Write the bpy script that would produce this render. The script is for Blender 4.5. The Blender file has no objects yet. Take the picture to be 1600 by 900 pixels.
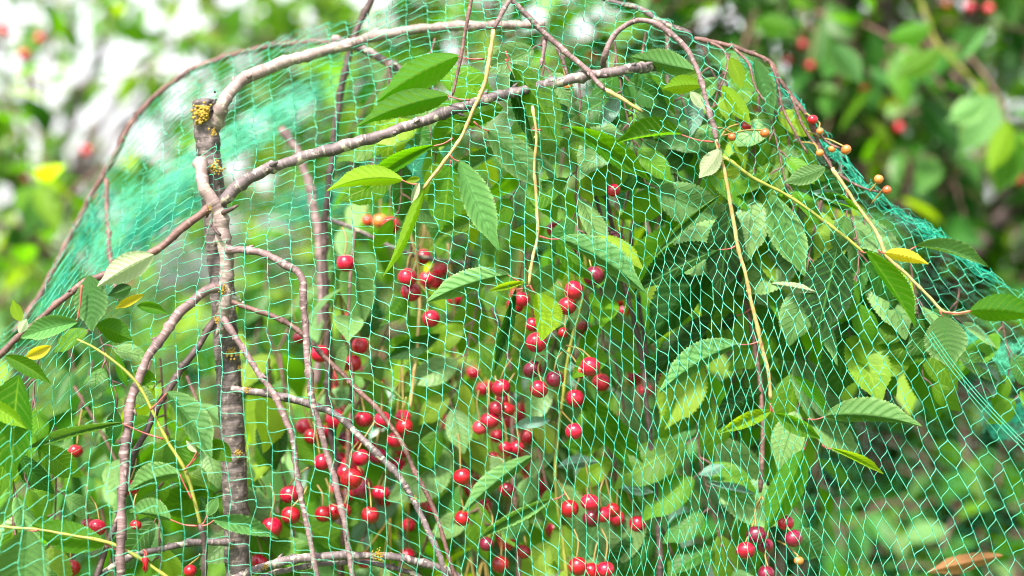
import bpy, math, random
import numpy as np
from mathutils import Vector, Matrix
rng = np.random.default_rng(11)
random.seed(5)
S = bpy.context.scene
COL = S.collection

# ------------------------------------------------------------------ camera
LENS, SENS = 60.0, 36.0
CAMZ = 1.5
cd = bpy.data.cameras.new('camera'); cam = bpy.data.objects.new('camera', cd); COL.objects.link(cam)
cam.location = (0, 0, CAMZ); cam.rotation_euler = (math.radians(90), 0, 0)
cd.lens = LENS; cd.sensor_width = SENS; cd.clip_start = 0.05; cd.clip_end = 600
cd.dof.use_dof = True; cd.dof.focus_distance = 1.375; cd.dof.aperture_fstop = 2.4
S.camera = cam
# ------------------------------------------------------------------ light
w = bpy.data.worlds.new('World'); S.world = w; w.use_nodes = True
nt = w.node_tree; nt.nodes.clear()
wo = nt.nodes.new('ShaderNodeOutputWorld'); bg = nt.nodes.new('ShaderNodeBackground')
sky = nt.nodes.new('ShaderNodeTexSky'); sky.sky_type = 'NISHITA'; sky.sun_disc = False
SUN_EL, SUN_ROT = 52.0, 205.0
sky.sun_elevation = math.radians(SUN_EL); sky.sun_rotation = math.radians(SUN_ROT)
sky.air_density = 1.0; sky.dust_density = 3.0; sky.ozone_density = 0.6
hs = nt.nodes.new('ShaderNodeHueSaturation'); hs.inputs['Saturation'].default_value = 0.12
nt.links.new(sky.outputs[0], hs.inputs['Color']); nt.links.new(hs.outputs[0], bg.inputs[0])
bg.inputs[1].default_value = 0.12
nt.links.new(bg.outputs[0], wo.inputs[0])
sl = bpy.data.lights.new('sun', 'SUN'); so = bpy.data.objects.new('sun', sl); COL.objects.link(so)
sl.energy = 3.6; sl.angle = math.radians(6); sl.color = (1.0, 0.94, 0.84)
az, el = math.radians(SUN_ROT), math.radians(SUN_EL)
sd = Vector((math.sin(az) * math.cos(el), math.cos(az) * math.cos(el), math.sin(el)))
so.rotation_euler = sd.to_track_quat('Z', 'Y').to_euler()
so.location = (0, -3, 6)
S.view_settings.view_transform = 'Standard'; S.view_settings.look = 'None'
S.view_settings.exposure = 1.97; S.view_settings.gamma = 1.0
S.cycles.use_denoising = True; S.cycles.filter_width = 1.05
S.cycles.max_bounces = 7; S.cycles.diffuse_bounces = 3; S.cycles.glossy_bounces = 2
S.cycles.transmission_bounces = 4; S.cycles.transparent_max_bounces = 4
S.cycles.caustics_reflective = False; S.cycles.caustics_refractive = False

# ------------------------------------------------------------------ helpers
K = SENS / LENS / 1600.0
def at(x, y, D):
    """a point that lies D metres in front of the camera"""
    return np.array([(x - 800) * K * D, D, CAMZ - (y - 450) * K * D])
def mesh_obj(name, V, F, mat, parent=None, uv=None, loc=None, smooth=True, mats=None, midx=None):
    V = np.asarray(V, float)
    if loc is None: loc = V.mean(axis=0) if parent is not None else np.zeros(3)
    loc = np.asarray(loc, float)
    me = bpy.data.meshes.new(name)
    F = np.asarray(F)
    if F.ndim == 2:
        n, k = F.shape
        me.vertices.add(len(V)); me.vertices.foreach_set('co', (V - loc).astype(np.float32).ravel())
        me.loops.add(n * k); me.loops.foreach_set('vertex_index', F.astype(np.int32).ravel())
        me.polygons.add(n); me.polygons.foreach_set('loop_start', np.arange(0, n * k, k, dtype=np.int32))
        me.update(calc_edges=True)
    else:
        me.from_pydata([tuple(v) for v in (V - loc)], [], [tuple(f) for f in F])
    if uv is not None:
        u = me.uv_layers.new(name='UVMap')
        li = np.empty(len(me.loops), dtype=np.int32); me.loops.foreach_get('vertex_index', li)
        u.data.foreach_set('uv', np.asarray(uv, np.float32)[li].ravel())
    for m in (mats or [mat]): me.materials.append(m)
    if midx is not None: me.polygons.foreach_set('material_index', np.asarray(midx, np.int32))
    me.polygons.foreach_set('use_smooth', np.full(len(me.polygons), smooth))
    me.validate(); me.update()
    o = bpy.data.objects.new(name, me); COL.objects.link(o)
    o.location = loc
    if parent is not None: setpar(o, parent)
    return o
def wloc(o):
    v = Vector((0, 0, 0))
    while o is not None: v += o.location; o = o.parent
    return v
def setpar(o, p):
    """parent keeping the place; no thing here is rotated or scaled"""
    o.parent = p; o.location = Vector(o.location) - wloc(p)
def thing(name, label, cat, loc=(0, 0, 0), group=None):
    o = bpy.data.objects.new(name, None); COL.objects.link(o); o.location = loc
    o.empty_display_size = .1
    o['label'] = label; o['category'] = cat
    if group: o['group'] = group
    return o
def catmull(P, n=8):
    P = np.asarray(P, float)
    P = np.vstack([2 * P[0] - P[1], P, 2 * P[-1] - P[-2]])
    out = []
    for i in range(1, len(P) - 2):
        a, b, c, d = P[i - 1], P[i], P[i + 1], P[i + 2]
        for t in np.linspace(0, 1, n, endpoint=False):
            out.append(.5 * ((2 * b) + (c - a) * t + (2 * a - 5 * b + 4 * c - d) * t * t + (3 * b - a - 3 * c + d) * t ** 3))
    out.append(P[-2]); return np.array(out)
def tube(P, R, sides=10, cap=True):
    P = np.asarray(P, float); n = len(P); R = np.broadcast_to(np.asarray(R, float), (n,))
    T = np.gradient(P, axis=0); T /= np.linalg.norm(T, axis=1)[:, None] + 1e-12
    ref = np.array([0.0, 1.0, 0.0]) if abs(T[0][1]) < .9 else np.array([1.0, 0, 0])
    A = np.zeros_like(P); a = ref
    for i in range(n):
        a = a - T[i] * a.dot(T[i]); a /= np.linalg.norm(a) + 1e-12; A[i] = a
    B = np.cross(T, A)
    th = np.linspace(0, 2 * np.pi, sides, endpoint=False)
    ring = A[:, None, :] * np.cos(th)[None, :, None] + B[:, None, :] * np.sin(th)[None, :, None]
    V = (P[:, None, :] + ring * R[:, None, None]).reshape(-1, 3)
    i = np.arange(n - 1)[:, None] * sides; j = np.arange(sides)[None, :]; j2 = (j + 1) % sides
    F = np.stack([i + j, i + j2, i + sides + j2, i + sides + j], -1).reshape(-1, 4)
    L = np.concatenate([[0], np.cumsum(np.linalg.norm(np.diff(P, axis=0), axis=1))])
    uv = np.stack([np.tile(np.arange(sides) / sides, n), np.repeat(L, sides)], -1)
    if cap:
        m = len(V); V = np.vstack([V, P[0], P[-1]]); uv = np.vstack([uv, [0.5, 0], [0.5, L[-1]]])
        q = np.arange(sides); q2 = (q + 1) % sides
        F = np.vstack([F, np.stack([np.full(sides, m), q2, q, q], -1), np.stack([np.full(sides, m + 1), (n - 1) * sides + q, (n - 1) * sides + q2, (n - 1) * sides + q2], -1)])
    return V, F, uv
def merge(parts):
    Vs, Fs, Us, o = [], [], [], 0
    for V, F, u in parts:
        Vs.append(V); Fs.append(F + o); Us.append(u); o += len(V)
    return np.vstack(Vs), np.vstack(Fs), np.vstack(Us)
def fixtri(F):      # quads whose last two corners agree become triangles
    return [tuple(f[:3]) if f[2] == f[3] else tuple(f) for f in F]
def tube_obj(name, P, R, mat, parent, sides=10):
    V, F, uv = tube(P, R, sides)
    fl = fixtri(F.tolist())
    me = bpy.data.meshes.new(name)
    loc = np.asarray(P[0], float)
    me.from_pydata([tuple(v) for v in (V - loc)], [], fl)
    u = me.uv_layers.new(name='UVMap'); li = np.empty(len(me.loops), dtype=np.int32); me.loops.foreach_get('vertex_index', li)
    u.data.foreach_set('uv', uv.astype(np.float32)[li].ravel())
    me.materials.append(mat); me.polygons.foreach_set('use_smooth', np.full(len(me.polygons), True))
    o = bpy.data.objects.new(name, me); COL.objects.link(o); o.location = loc
    if parent is not None: setpar(o, parent)
    return o

# ------------------------------------------------------------------ materials
def newmat(name):
    m = bpy.data.materials.new(name); m.use_nodes = True; m.node_tree.nodes.clear()
    return m, m.node_tree.nodes, m.node_tree.links
def N(ns, t, **kw):
    n = ns.new(t)
    for k, v in kw.items(): setattr(n, k, v)
    return n
def ramp(ns, stops):
    r = ns.new('ShaderNodeValToRGB'); e = r.color_ramp.elements
    while len(e) < len(stops): e.new(.5)
    for i, (p, c) in enumerate(stops): e[i].position = p; e[i].color = (*c, 1) if len(c) == 3 else c
    return r
def math_(ns, ls, op, a, b=None, clamp=False):
    n = ns.new('ShaderNodeMath'); n.operation = op; n.use_clamp = clamp
    for i, v in enumerate((a, b)):
        if v is None: continue
        if isinstance(v, (int, float)): n.inputs[i].default_value = v
        else: ls.new(v, n.inputs[i])
    return n.outputs[0]
def mixc(ns, ls, f, a, b, mode='MIX'):
    n = ns.new('ShaderNodeMix'); n.data_type = 'RGBA'; n.blend_type = mode
    for idx, v in ((0, f), (6, a), (7, b)):
        if isinstance(v, (int, float)): n.inputs[idx].default_value = v
        elif isinstance(v, tuple): n.inputs[idx].default_value = (*v, 1)
        else: ls.new(v, n.inputs[idx])
    return n.outputs[2]
def leaf_mat(name, top, under, trans, rough=.38, vein=(.16, .26, .08), veins=10, spots=None, edge=None, tf=.46, bump=.6):
    m, ns, ls = newmat(name)
    out = N(ns, 'ShaderNodeOutputMaterial'); uv = N(ns, 'ShaderNodeUVMap'); sp = N(ns, 'ShaderNodeSeparateXYZ'); ls.new(uv.outputs[0], sp.inputs[0])
    geo = N(ns, 'ShaderNodeNewGeometry'); oi = N(ns, 'ShaderNodeObjectInfo')
    U = sp.outputs[0]; Vv = math_(ns, ls, 'ABSOLUTE', math_(ns, ls, 'SUBTRACT', math_(ns, ls, 'MULTIPLY', sp.outputs[1], 2.0), 1.0))
    mid = math_(ns, ls, 'SUBTRACT', 1.0, math_(ns, ls, 'MULTIPLY', Vv, 14.0), True)
    ph = math_(ns, ls, 'SUBTRACT', math_(ns, ls, 'MULTIPLY', U, float(veins)), math_(ns, ls, 'MULTIPLY', math_(ns, ls, 'POWER', Vv, 1.25), 1.7))
    wn_ = N(ns, 'ShaderNodeTexNoise'); wn_.inputs['Scale'].default_value = 110.0
    ph = math_(ns, ls, 'ADD', ph, math_(ns, ls, 'MULTIPLY', wn_.outputs[0], .9))
    tri = math_(ns, ls, 'PINGPONG', ph, 0.5)
    lat = math_(ns, ls, 'SUBTRACT', 1.0, math_(ns, ls, 'MULTIPLY', tri, 6.5), True)
    nz = N(ns, 'ShaderNodeTexNoise'); nz.inputs['Scale'].default_value = 900.0
    vmask = math_(ns, ls, 'MAXIMUM', mid, math_(ns, ls, 'MULTIPLY', lat, .75))
    # colour variation from leaf to leaf and blotches within one
    n2 = N(ns, 'ShaderNodeTexNoise'); n2.inputs['Scale'].default_value = 45.0; n2.inputs['Detail'].default_value = 3
    hsv = N(ns, 'ShaderNodeHueSaturation')
    r1 = math_(ns, ls, 'ADD', geo.outputs['Random Per Island'], oi.outputs['Random']); r1 = math_(ns, ls, 'FRACT', r1)
    ls.new(math_(ns, ls, 'ADD', .485, math_(ns, ls, 'MULTIPLY', r1, .03)), hsv.inputs['Hue'])
    val = math_(ns, ls, 'ADD', .70, math_(ns, ls, 'MULTIPLY', math_(ns, ls, 'FRACT', math_(ns, ls, 'MULTIPLY', r1, 7.3)), .55))
    val = math_(ns, ls, 'MULTIPLY', val, math_(ns, ls, 'ADD', .72, math_(ns, ls, 'MULTIPLY', n2.outputs[0], .56)))
    ls.new(val, hsv.inputs['Value'])
    c = mixc(ns, ls, geo.outputs['Backfacing'], top, under)
    if edge: c = mixc(ns, ls, math_(ns, ls, 'MULTIPLY', math_(ns, ls, 'POWER', Vv, 6.0), .8), c, edge)
    vo2 = N(ns, 'ShaderNodeTexVoronoi'); vo2.inputs['Scale'].default_value = 150
    sm2 = math_(ns, ls, 'MULTIPLY', math_(ns, ls, 'LESS_THAN', vo2.outputs[0], .17), math_(ns, ls, 'GREATER_THAN', math_(ns, ls, 'FRACT', math_(ns, ls, 'MULTIPLY', r1, 13.7)), .55)); c = mixc(ns, ls, math_(ns, ls, 'MULTIPLY', sm2, .8), c, (.14, .075, .02))
    if spots:
        vo = N(ns, 'ShaderNodeTexVoronoi'); vo.inputs['Scale'].default_value = 330
        sm = math_(ns, ls, 'LESS_THAN', vo.outputs[0], .3); c = mixc(ns, ls, sm, c, spots)
    ls.new(c, hsv.inputs['Color'])
    c2 = mixc(ns, ls, math_(ns, ls, 'MULTIPLY', vmask, .75), hsv.outputs[0], vein)
    bmp = N(ns, 'ShaderNodeBump'); bmp.inputs['Strength'].default_value = bump; bmp.inputs['Distance'].default_value = .0006
    h = math_(ns, ls, 'ADD', math_(ns, ls, 'MULTIPLY', vmask, -1.0), math_(ns, ls, 'MULTIPLY', nz.outputs[0], .5)); ls.new(h, bmp.inputs['Height'])
    p = N(ns, 'ShaderNodeBsdfPrincipled'); ls.new(c2, p.inputs['Base Color']); p.inputs['Roughness'].default_value = rough
    p.inputs['Specular IOR Level'].default_value = .20; ls.new(bmp.outputs[0], p.inputs['Normal'])
    t = N(ns, 'ShaderNodeBsdfTranslucent')
    tc = mixc(ns, ls, math_(ns, ls, 'MULTIPLY', vmask, .5), mixc(ns, ls, 1.0, trans, mixc(ns, ls, .75, (1, 1, 1), math_gray(ns, ls, val)), 'MULTIPLY'), (trans[0] * .55, trans[1] * .6, trans[2] * .5))
    ls.new(tc, t.inputs[0])
    mx = N(ns, 'ShaderNodeMixShader'); mx.inputs[0].default_value = tf
    ls.new(p.outputs[0], mx.inputs[1]); ls.new(t.outputs[0], mx.inputs[2]); ls.new(mx.outputs[0], out.inputs[0])
    return m
def math_gray(ns, ls, v):
    n = ns.new('ShaderNodeCombineXYZ')
    for i in range(3): ls.new(v, n.inputs[i])
    return n.outputs[0]
def bark_mat(name, c1, c2, c3=None, scale=60, rough=.65, stripes=.35, patch=None, bump=.5):
    m, ns, ls = newmat(name)
    out = N(ns, 'ShaderNodeOutputMaterial'); tc = N(ns, 'ShaderNodeTexCoord'); uv = N(ns, 'ShaderNodeUVMap')
    nz = N(ns, 'ShaderNodeTexNoise'); nz.inputs['Scale'].default_value = scale; nz.inputs['Detail'].default_value = 6; ls.new(tc.outputs['Object'], nz.inputs[0])
    mp = N(ns, 'ShaderNodeMapping'); mp.inputs['Scale'].default_value = (1.5, 260, 1); ls.new(uv.outputs[0], mp.inputs[0])
    st = N(ns, 'ShaderNodeTexNoise'); st.inputs['Scale'].default_value = 1.0; st.inputs['Detail'].default_value = 3; ls.new(mp.outputs[0], st.inputs[0])
    r = ramp(ns, [(.35, c1), (.65, c2)]); ls.new(nz.outputs[0], r.inputs[0])
    sm = ramp(ns, [(.55, (0, 0, 0)), (.68, (1, 1, 1))]); ls.new(st.outputs[0], sm.inputs[0])
    c = mixc(ns, ls, math_(ns, ls, 'MULTIPLY', sm.outputs[0], stripes), r.outputs[0], c3 or tuple(min(1, v * 1.9) for v in c2))
    if patch:
        n3 = N(ns, 'ShaderNodeTexNoise'); n3.inputs['Scale'].default_value = scale * 2.2; n3.inputs['Detail'].default_value = 5; ls.new(tc.outputs['Object'], n3.inputs[0])
        pm = ramp(ns, [(.58, (0, 0, 0)), (.63, (1, 1, 1))]); ls.new(n3.outputs[0], pm.inputs[0]); c = mixc(ns, ls, pm.outputs[0], c, patch)
    bmp = N(ns, 'ShaderNodeBump'); bmp.inputs['Strength'].default_value = bump; bmp.inputs['Distance'].default_value = .0015
    ls.new(math_(ns, ls, 'ADD', nz.outputs[0], math_(ns, ls, 'MULTIPLY', st.outputs[0], .8)), bmp.inputs['Height'])
    p = N(ns, 'ShaderNodeBsdfPrincipled'); ls.new(c, p.inputs['Base Color']); p.inputs['Roughness'].default_value = rough; ls.new(bmp.outputs[0], p.inputs['Normal'])
    ls.new(p.outputs[0], out.inputs[0]); return m
def cherry_mat(name, c1, c2, rough=.16):
    m, ns, ls = newmat(name)
    out = N(ns, 'ShaderNodeOutputMaterial'); tc = N(ns, 'ShaderNodeTexCoord'); oi = N(ns, 'ShaderNodeObjectInfo')
    nz = N(ns, 'ShaderNodeTexNoise'); nz.inputs['Scale'].default_value = 70; ls.new(tc.outputs['Object'], nz.inputs[0])
    r = ramp(ns, [(.3, c1), (.7, c2)])
    ls.new(math_(ns, ls, 'ADD', math_(ns, ls, 'MULTIPLY', nz.outputs[0], .6), math_(ns, ls, 'MULTIPLY', oi.outputs['Random'], .4)), r.inputs[0])
    p = N(ns, 'ShaderNodeBsdfPrincipled'); ls.new(r.outputs[0], p.inputs['Base Color']); ls.new(math_(ns, ls, 'ADD', rough - .04, math_(ns, ls, 'MULTIPLY', nz.outputs[0], .22)), p.inputs['Roughness'])
    p.inputs['Coat Weight'].default_value = .3; p.inputs['Coat Roughness'].default_value = .12
    p.inputs['Subsurface Weight'].default_value = .0
    ls.new(p.outputs[0], out.inputs[0]); return m
def plain_mat(name, col, rough=.5, trans=None, tf=.3, var=0.0):
    m, ns, ls = newmat(name); out = N(ns, 'ShaderNodeOutputMaterial'); p = N(ns, 'ShaderNodeBsdfPrincipled')
    nz = N(ns, 'ShaderNodeTexNoise'); nz.inputs['Scale'].default_value = 120
    r = ramp(ns, [(.3, tuple(v * .8 for v in col)), (.7, tuple(min(1, v * 1.15) for v in col))]); ls.new(nz.outputs[0], r.inputs[0])
    ls.new(r.outputs[0], p.inputs['Base Color']); p.inputs['Roughness'].default_value = rough
    if trans:
        t = N(ns, 'ShaderNodeBsdfTranslucent'); t.inputs[0].default_value = (*trans, 1); mx = N(ns, 'ShaderNodeMixShader'); mx.inputs[0].default_value = tf
        ls.new(p.outputs[0], mx.inputs[1]); ls.new(t.outputs[0], mx.inputs[2]); ls.new(mx.outputs[0], out.inputs[0])
    else: ls.new(p.outputs[0], out.inputs[0])
    return m

LM = {
 'g': leaf_mat('leaf_green', (.030, .115, .003), (.065, .17, .010), (.17, .48, .004), vein=(.17, .30, .015)),
 'd': leaf_mat('leaf_dark_green', (.008, .040, .005), (.03, .10, .015), (.04, .19, .005), tf=.32, vein=(.07, .22, .04)),
 'p': leaf_mat('leaf_pale_painted_sheen', (.070, .175, .045), (.12, .23, .075), (.15, .34, .02), rough=.32, tf=.28, vein=(.035, .13, .025), edge=(.2, .34, .12)),  # pale green of undersides, with sky sheen painted into the base colour
 'y': leaf_mat('leaf_young_lime', (.14, .27, .008), (.18, .30, .03), (.44, .68, .008), vein=(.35, .5, .06), tf=.55),
 'o': leaf_mat('leaf_yellowing', (.42, .34, .015), (.4, .36, .06), (.75, .62, .02), vein=(.5, .5, .1), tf=.5),
 'w': leaf_mat('leaf_pale_underside', (.34, .42, .25), (.38, .44, .28), (.40, .5, .22), rough=.5, vein=(.42, .5, .22), tf=.3),
 'l': leaf_mat('leaf_grey_painted_sheen', (.15, .25, .20), (.20, .29, .24), (.16, .30, .12), rough=.28, vein=(.15, .28, .15), tf=.2),  # grey stands in for sky reflected on the blade, put into its colour
 's': leaf_mat('leaf_spotted', (.03, .11, .010), (.09, .2, .04), (.14, .42, .012), spots=(.42, .42, .05)),
 't': leaf_mat('leaf_dry_tan', (.45, .24, .09), (.45, .28, .12), (.5, .3, .1), vein=(.4, .2, .08)),
}
M_trunk = bark_mat('bark_trunk', (.035, .025, .024), (.10, .075, .072), (.20, .16, .14), scale=110, stripes=.5, patch=(.15, .125, .10), bump=1.0)
M_pink = bark_mat('bark_pinkish', (.075, .042, .043), (.18, .11, .112), (.34, .26, .24), stripes=.8, bump=1.0)
M_grey = bark_mat('bark_grey_purple', (.05, .035, .037), (.13, .095, .10), (.30, .24, .22), stripes=.7, bump=.9, patch=(.3, .26, .2))
M_pale = bark_mat('bark_pale', (.13, .085, .08), (.25, .19, .175), (.38, .31, .28), stripes=.7, bump=.9, patch=(.3,.26,.2))
M_dark = bark_mat('bark_dark_twig', (.025, .013, .012), (.065, .036, .034), (.18, .12, .11), stripes=.4)
M_red = bark_mat('bark_red_brown', (.06, .026, .022), (.14, .065, .055), (.26, .17, .14), stripes=.5, bump=.9)
M_yel = bark_mat('shoot_yellow', (.26, .17, .05), (.38, .29, .12), (.24, .09, .06), stripes=.7, rough=.45, bump=.15)
M_grn = bark_mat('shoot_green', (.14, .16, .02), (.24, .25, .035), (.26, .12, .05), stripes=.3, rough=.45, bump=.15)
M_pet = plain_mat('petiole_red', (.26, .055, .04), .45)
M_petg = plain_mat('petiole_green', (.30, .34, .06), .4)
M_stalk = plain_mat('stalk_olive', (.20, .14, .03), .45)
M_lich = plain_mat('lichen_yellow', (.26, .165, .015), .95)
M_lichw = plain_mat('lichen_white', (.5, .5, .44), .9)
M_cut = plain_mat('charred_cut', (.012, .008, .008), .8)
M_ch = {
 'r': cherry_mat('cherry_red', (.20, .001, .008), (.38, .002, .012)),
 'k': cherry_mat('cherry_crimson', (.22, .001, .015), (.42, .003, .030)),
 'p': cherry_mat('cherry_purple', (.085, .002, .016), (.18, .004, .028)),
 'o': cherry_mat('cherry_unripe_orange', (.34, .010, .010), (.52, .16, .03), .3),
 'n': cherry_mat('cherry_pink', (.45, .01, .03), (.5, .03, .05)),
}
M_thr = plain_mat('net_thread_mint', (.10, .54, .35), .35, (.07, .54, .34), .35)
M_knot = plain_mat('net_knot_teal', (.008, .32, .21), .35, (.01, .4, .27), .3)

# ------------------------------------------------------------------ ground
def ground():
    n = 60; xs = np.sign(np.linspace(-1, 1, n)) * np.abs(np.linspace(-1, 1, n)) ** 2.5 * 250
    X, Y = np.meshgrid(xs, xs + 2); Z = .03 * np.sin(X * .9) * np.cos(Y * .7) * (np.abs(X) < 30)
    V = np.stack([X, Y, Z], -1).reshape(-1, 3); i = (np.arange(n - 1)[:, None] * n + np.arange(n - 1)[None, :]).ravel()
    F = np.stack([i, i + 1, i + n + 1, i + n], -1)
    m, ns, ls = newmat('lawn'); out = N(ns, 'ShaderNodeOutputMaterial'); p = N(ns, 'ShaderNodeBsdfPrincipled')
    a = N(ns, 'ShaderNodeTexNoise'); a.inputs['Scale'].default_value = 2.5; a.inputs['Detail'].default_value = 8
    g = N(ns, 'ShaderNodeNewGeometry'); ls.new(g.outputs['Position'], a.inputs[0])
    r = ramp(ns, [(.3, (.03, .07, .012)), (.5, (.05, .12, .02)), (.7, (.10, .12, .04))]); ls.new(a.outputs[0], r.inputs[0])
    ls.new(r.outputs[0], p.inputs['Base Color']); p.inputs['Roughness'].default_value = .9; ls.new(p.outputs[0], out.inputs[0])
    o = mesh_obj('ground', V, F, m); o['kind'] = 'structure'
    # grass blades near the trees
    k = 9000; bx = rng.uniform(-3, 3, k); by = rng.uniform(.6, 7, k); h = rng.uniform(.06, .16, k); a_ = rng.uniform(0, 6.28, k); ln = rng.normal(0, .03, (k, 2))
    zz = .03 * np.sin(bx * .9) * np.cos(by * .7) - .01
    d = np.stack([np.cos(a_), np.sin(a_), 0 * a_], -1) * .004; b = np.stack([bx, by, zz], -1)
    V = np.stack([b - d, b + d, b + np.stack([ln[:, 0], ln[:, 1], h], -1)], 1).reshape(-1, 3); F = np.arange(3 * k).reshape(-1, 3)
    gr = mesh_obj('grass', V, F, plain_mat('grass_blade', (.06, .16, .02), .5, (.12, .3, .02), .4), smooth=False)
    gr['kind'] = 'stuff'; gr['label'] = 'short green grass covering the ground under the cherry trees'; gr['category'] = 'grass'
ground()

# ------------------------------------------------------------------ leaves
def leaf_profile(t):
    w = np.sin(np.pi * np.clip(t, 0, 1) ** .82) ** .85
    acu = np.clip((t - .72) / .28, 0, 1); w = w * (1 - .45 * acu ** 1.0 * (1 - acu) * 2)
    return w
def leaf_geo(B, T, bow, hn, ho, nrm_n, nrm_o, nu=44, nv=4, serr=.085, corr=.0011, r=None, arch=0.0):
    """B,T base and tip; bow: 3-D offset of the middle of the midrib; hn/ho: vectors from midrib to either edge"""
    r = r or random.Random(1)
    t = np.linspace(0, 1, nu + 1); Mid = (B + T) / 2 + bow * 2
    P = ((1 - t) ** 2)[:, None] * B + (2 * t * (1 - t))[:, None] * Mid + (t ** 2)[:, None] * T
    wp = leaf_profile(t); zig = np.where(np.arange(nu + 1) % 2 == 0, 1, 1 - serr); zig[0] = 1
    L = np.linalg.norm(T - B)
    Tn = np.gradient(P, axis=0); Tn /= np.linalg.norm(Tn, axis=1)[:, None]
    s = np.linspace(-1, 1, 2 * nv + 1); V = []; UV = []
    ph1, ph2 = r.uniform(0, 6), r.uniform(0, 6)
    chord = (T - B) / L
    for i in range(nu + 1):
        for sv in s:
            h = hn if sv > 0 else ho; nn = nrm_n if sv > 0 else nrm_o
            # keep the half blade square to the local midrib
            hh = h - Tn[i] * h.dot(Tn[i]) * .9
            a = abs(sv); z = wp[i] * (zig[i] if a == 1 else 1)
            p = P[i] + hh * a * z + chord * (.10 * L * a * z * .35) 
            p = p + nn * (corr * math.sin(2 * math.pi * (t[i] * 11 - 1.7 * a ** 1.25)) * a * (1.3 - a) * wp[i]
                          + .035 * L * a * a * math.sin(3.5 * t[i] + (ph1 if sv > 0 else ph2)) * wp[i]
                          - np.linalg.norm(h) * .22 * a * a * wp[i])
            V.append(p); UV.append((t[i], .5 + .5 * sv))
    V = np.array(V); m = 2 * nv + 1
    i = (np.arange(nu)[:, None] * m + np.arange(2 * nv)[None, :]).ravel()
    F = np.stack([i, i + 1, i + m + 1, i + m], -1)
    return V, F, np.array(UV)
def px(D): return K * D
def hand_leaf(parent, x0, y0, x1, y1, bow, wn, wo, typ, D, dD=0.0, pet=None, sgn=None, petmat=None, label=None, seed=0, bowd=0.0):
    r = random.Random(seed * 77 + int(x0 * 3 + y0))
    B = at(x0, y0, D); T = at(x1, y1, D + dD); k = px(D)
    d = np.array([x1 - x0, y1 - y0], float); L = np.hypot(*d); d /= L
    n3 = np.array([d[1], 0, d[0]])           # the perpendicular (dy,-dx) in picture axes; picture y points down
    Yv = np.array([0, 1.0, 0])
    W = max(wn, wo, L * .2) * 1.04
    W = min(W, max(wn, wo) * 1.6)
    s1 = sgn if sgn is not None else (1 if r.random() < .6 else -1)
    dn = math.sqrt(max(W * W - wn * wn, 0)); do = math.sqrt(max(W * W - wo * wo, 0))
    # a folded leaf: the wider half lies across the view, the other turns away or towards
    hn = (n3 * wn + Yv * dn * s1) * k; ho = (-n3 * wo + Yv * do * s1 * 1.0) * k
    Tn = (T - B) / np.linalg.norm(T - B)
    nn = np.cross(hn, Tn); nn /= np.linalg.norm(nn); no = np.cross(Tn, ho); no /= np.linalg.norm(no)
    if nn[1] > 0: nn = -nn
    if no[1] > 0: no = -no
    bw = n3 * bow * k * .5 + Yv * bowd
    big = L > 60
    V, F, uv = leaf_geo(B, T, bw, hn, ho, -nn, -no, nu=56 if big else 34, nv=5 if big else 4, r=r)
    F = F[:, ::-1]
    o = mesh_obj('leaf', V, F, LM[typ], parent, uv, loc=B)
    if label: o['label'] = label
    if pet is not None:
        Pb = at(pet[0], pet[1], pet[2] if len(pet) > 2 else D)
        m = (Pb + B) / 2 + np.array([0, 0, -.0015])
        tube_obj('petiole', catmull([Pb, m, B + (T - B) * .02], 5), [.0009] * 4 + [.0006] * 7, petmat or M_pet, o, 6)
    return o

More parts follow.
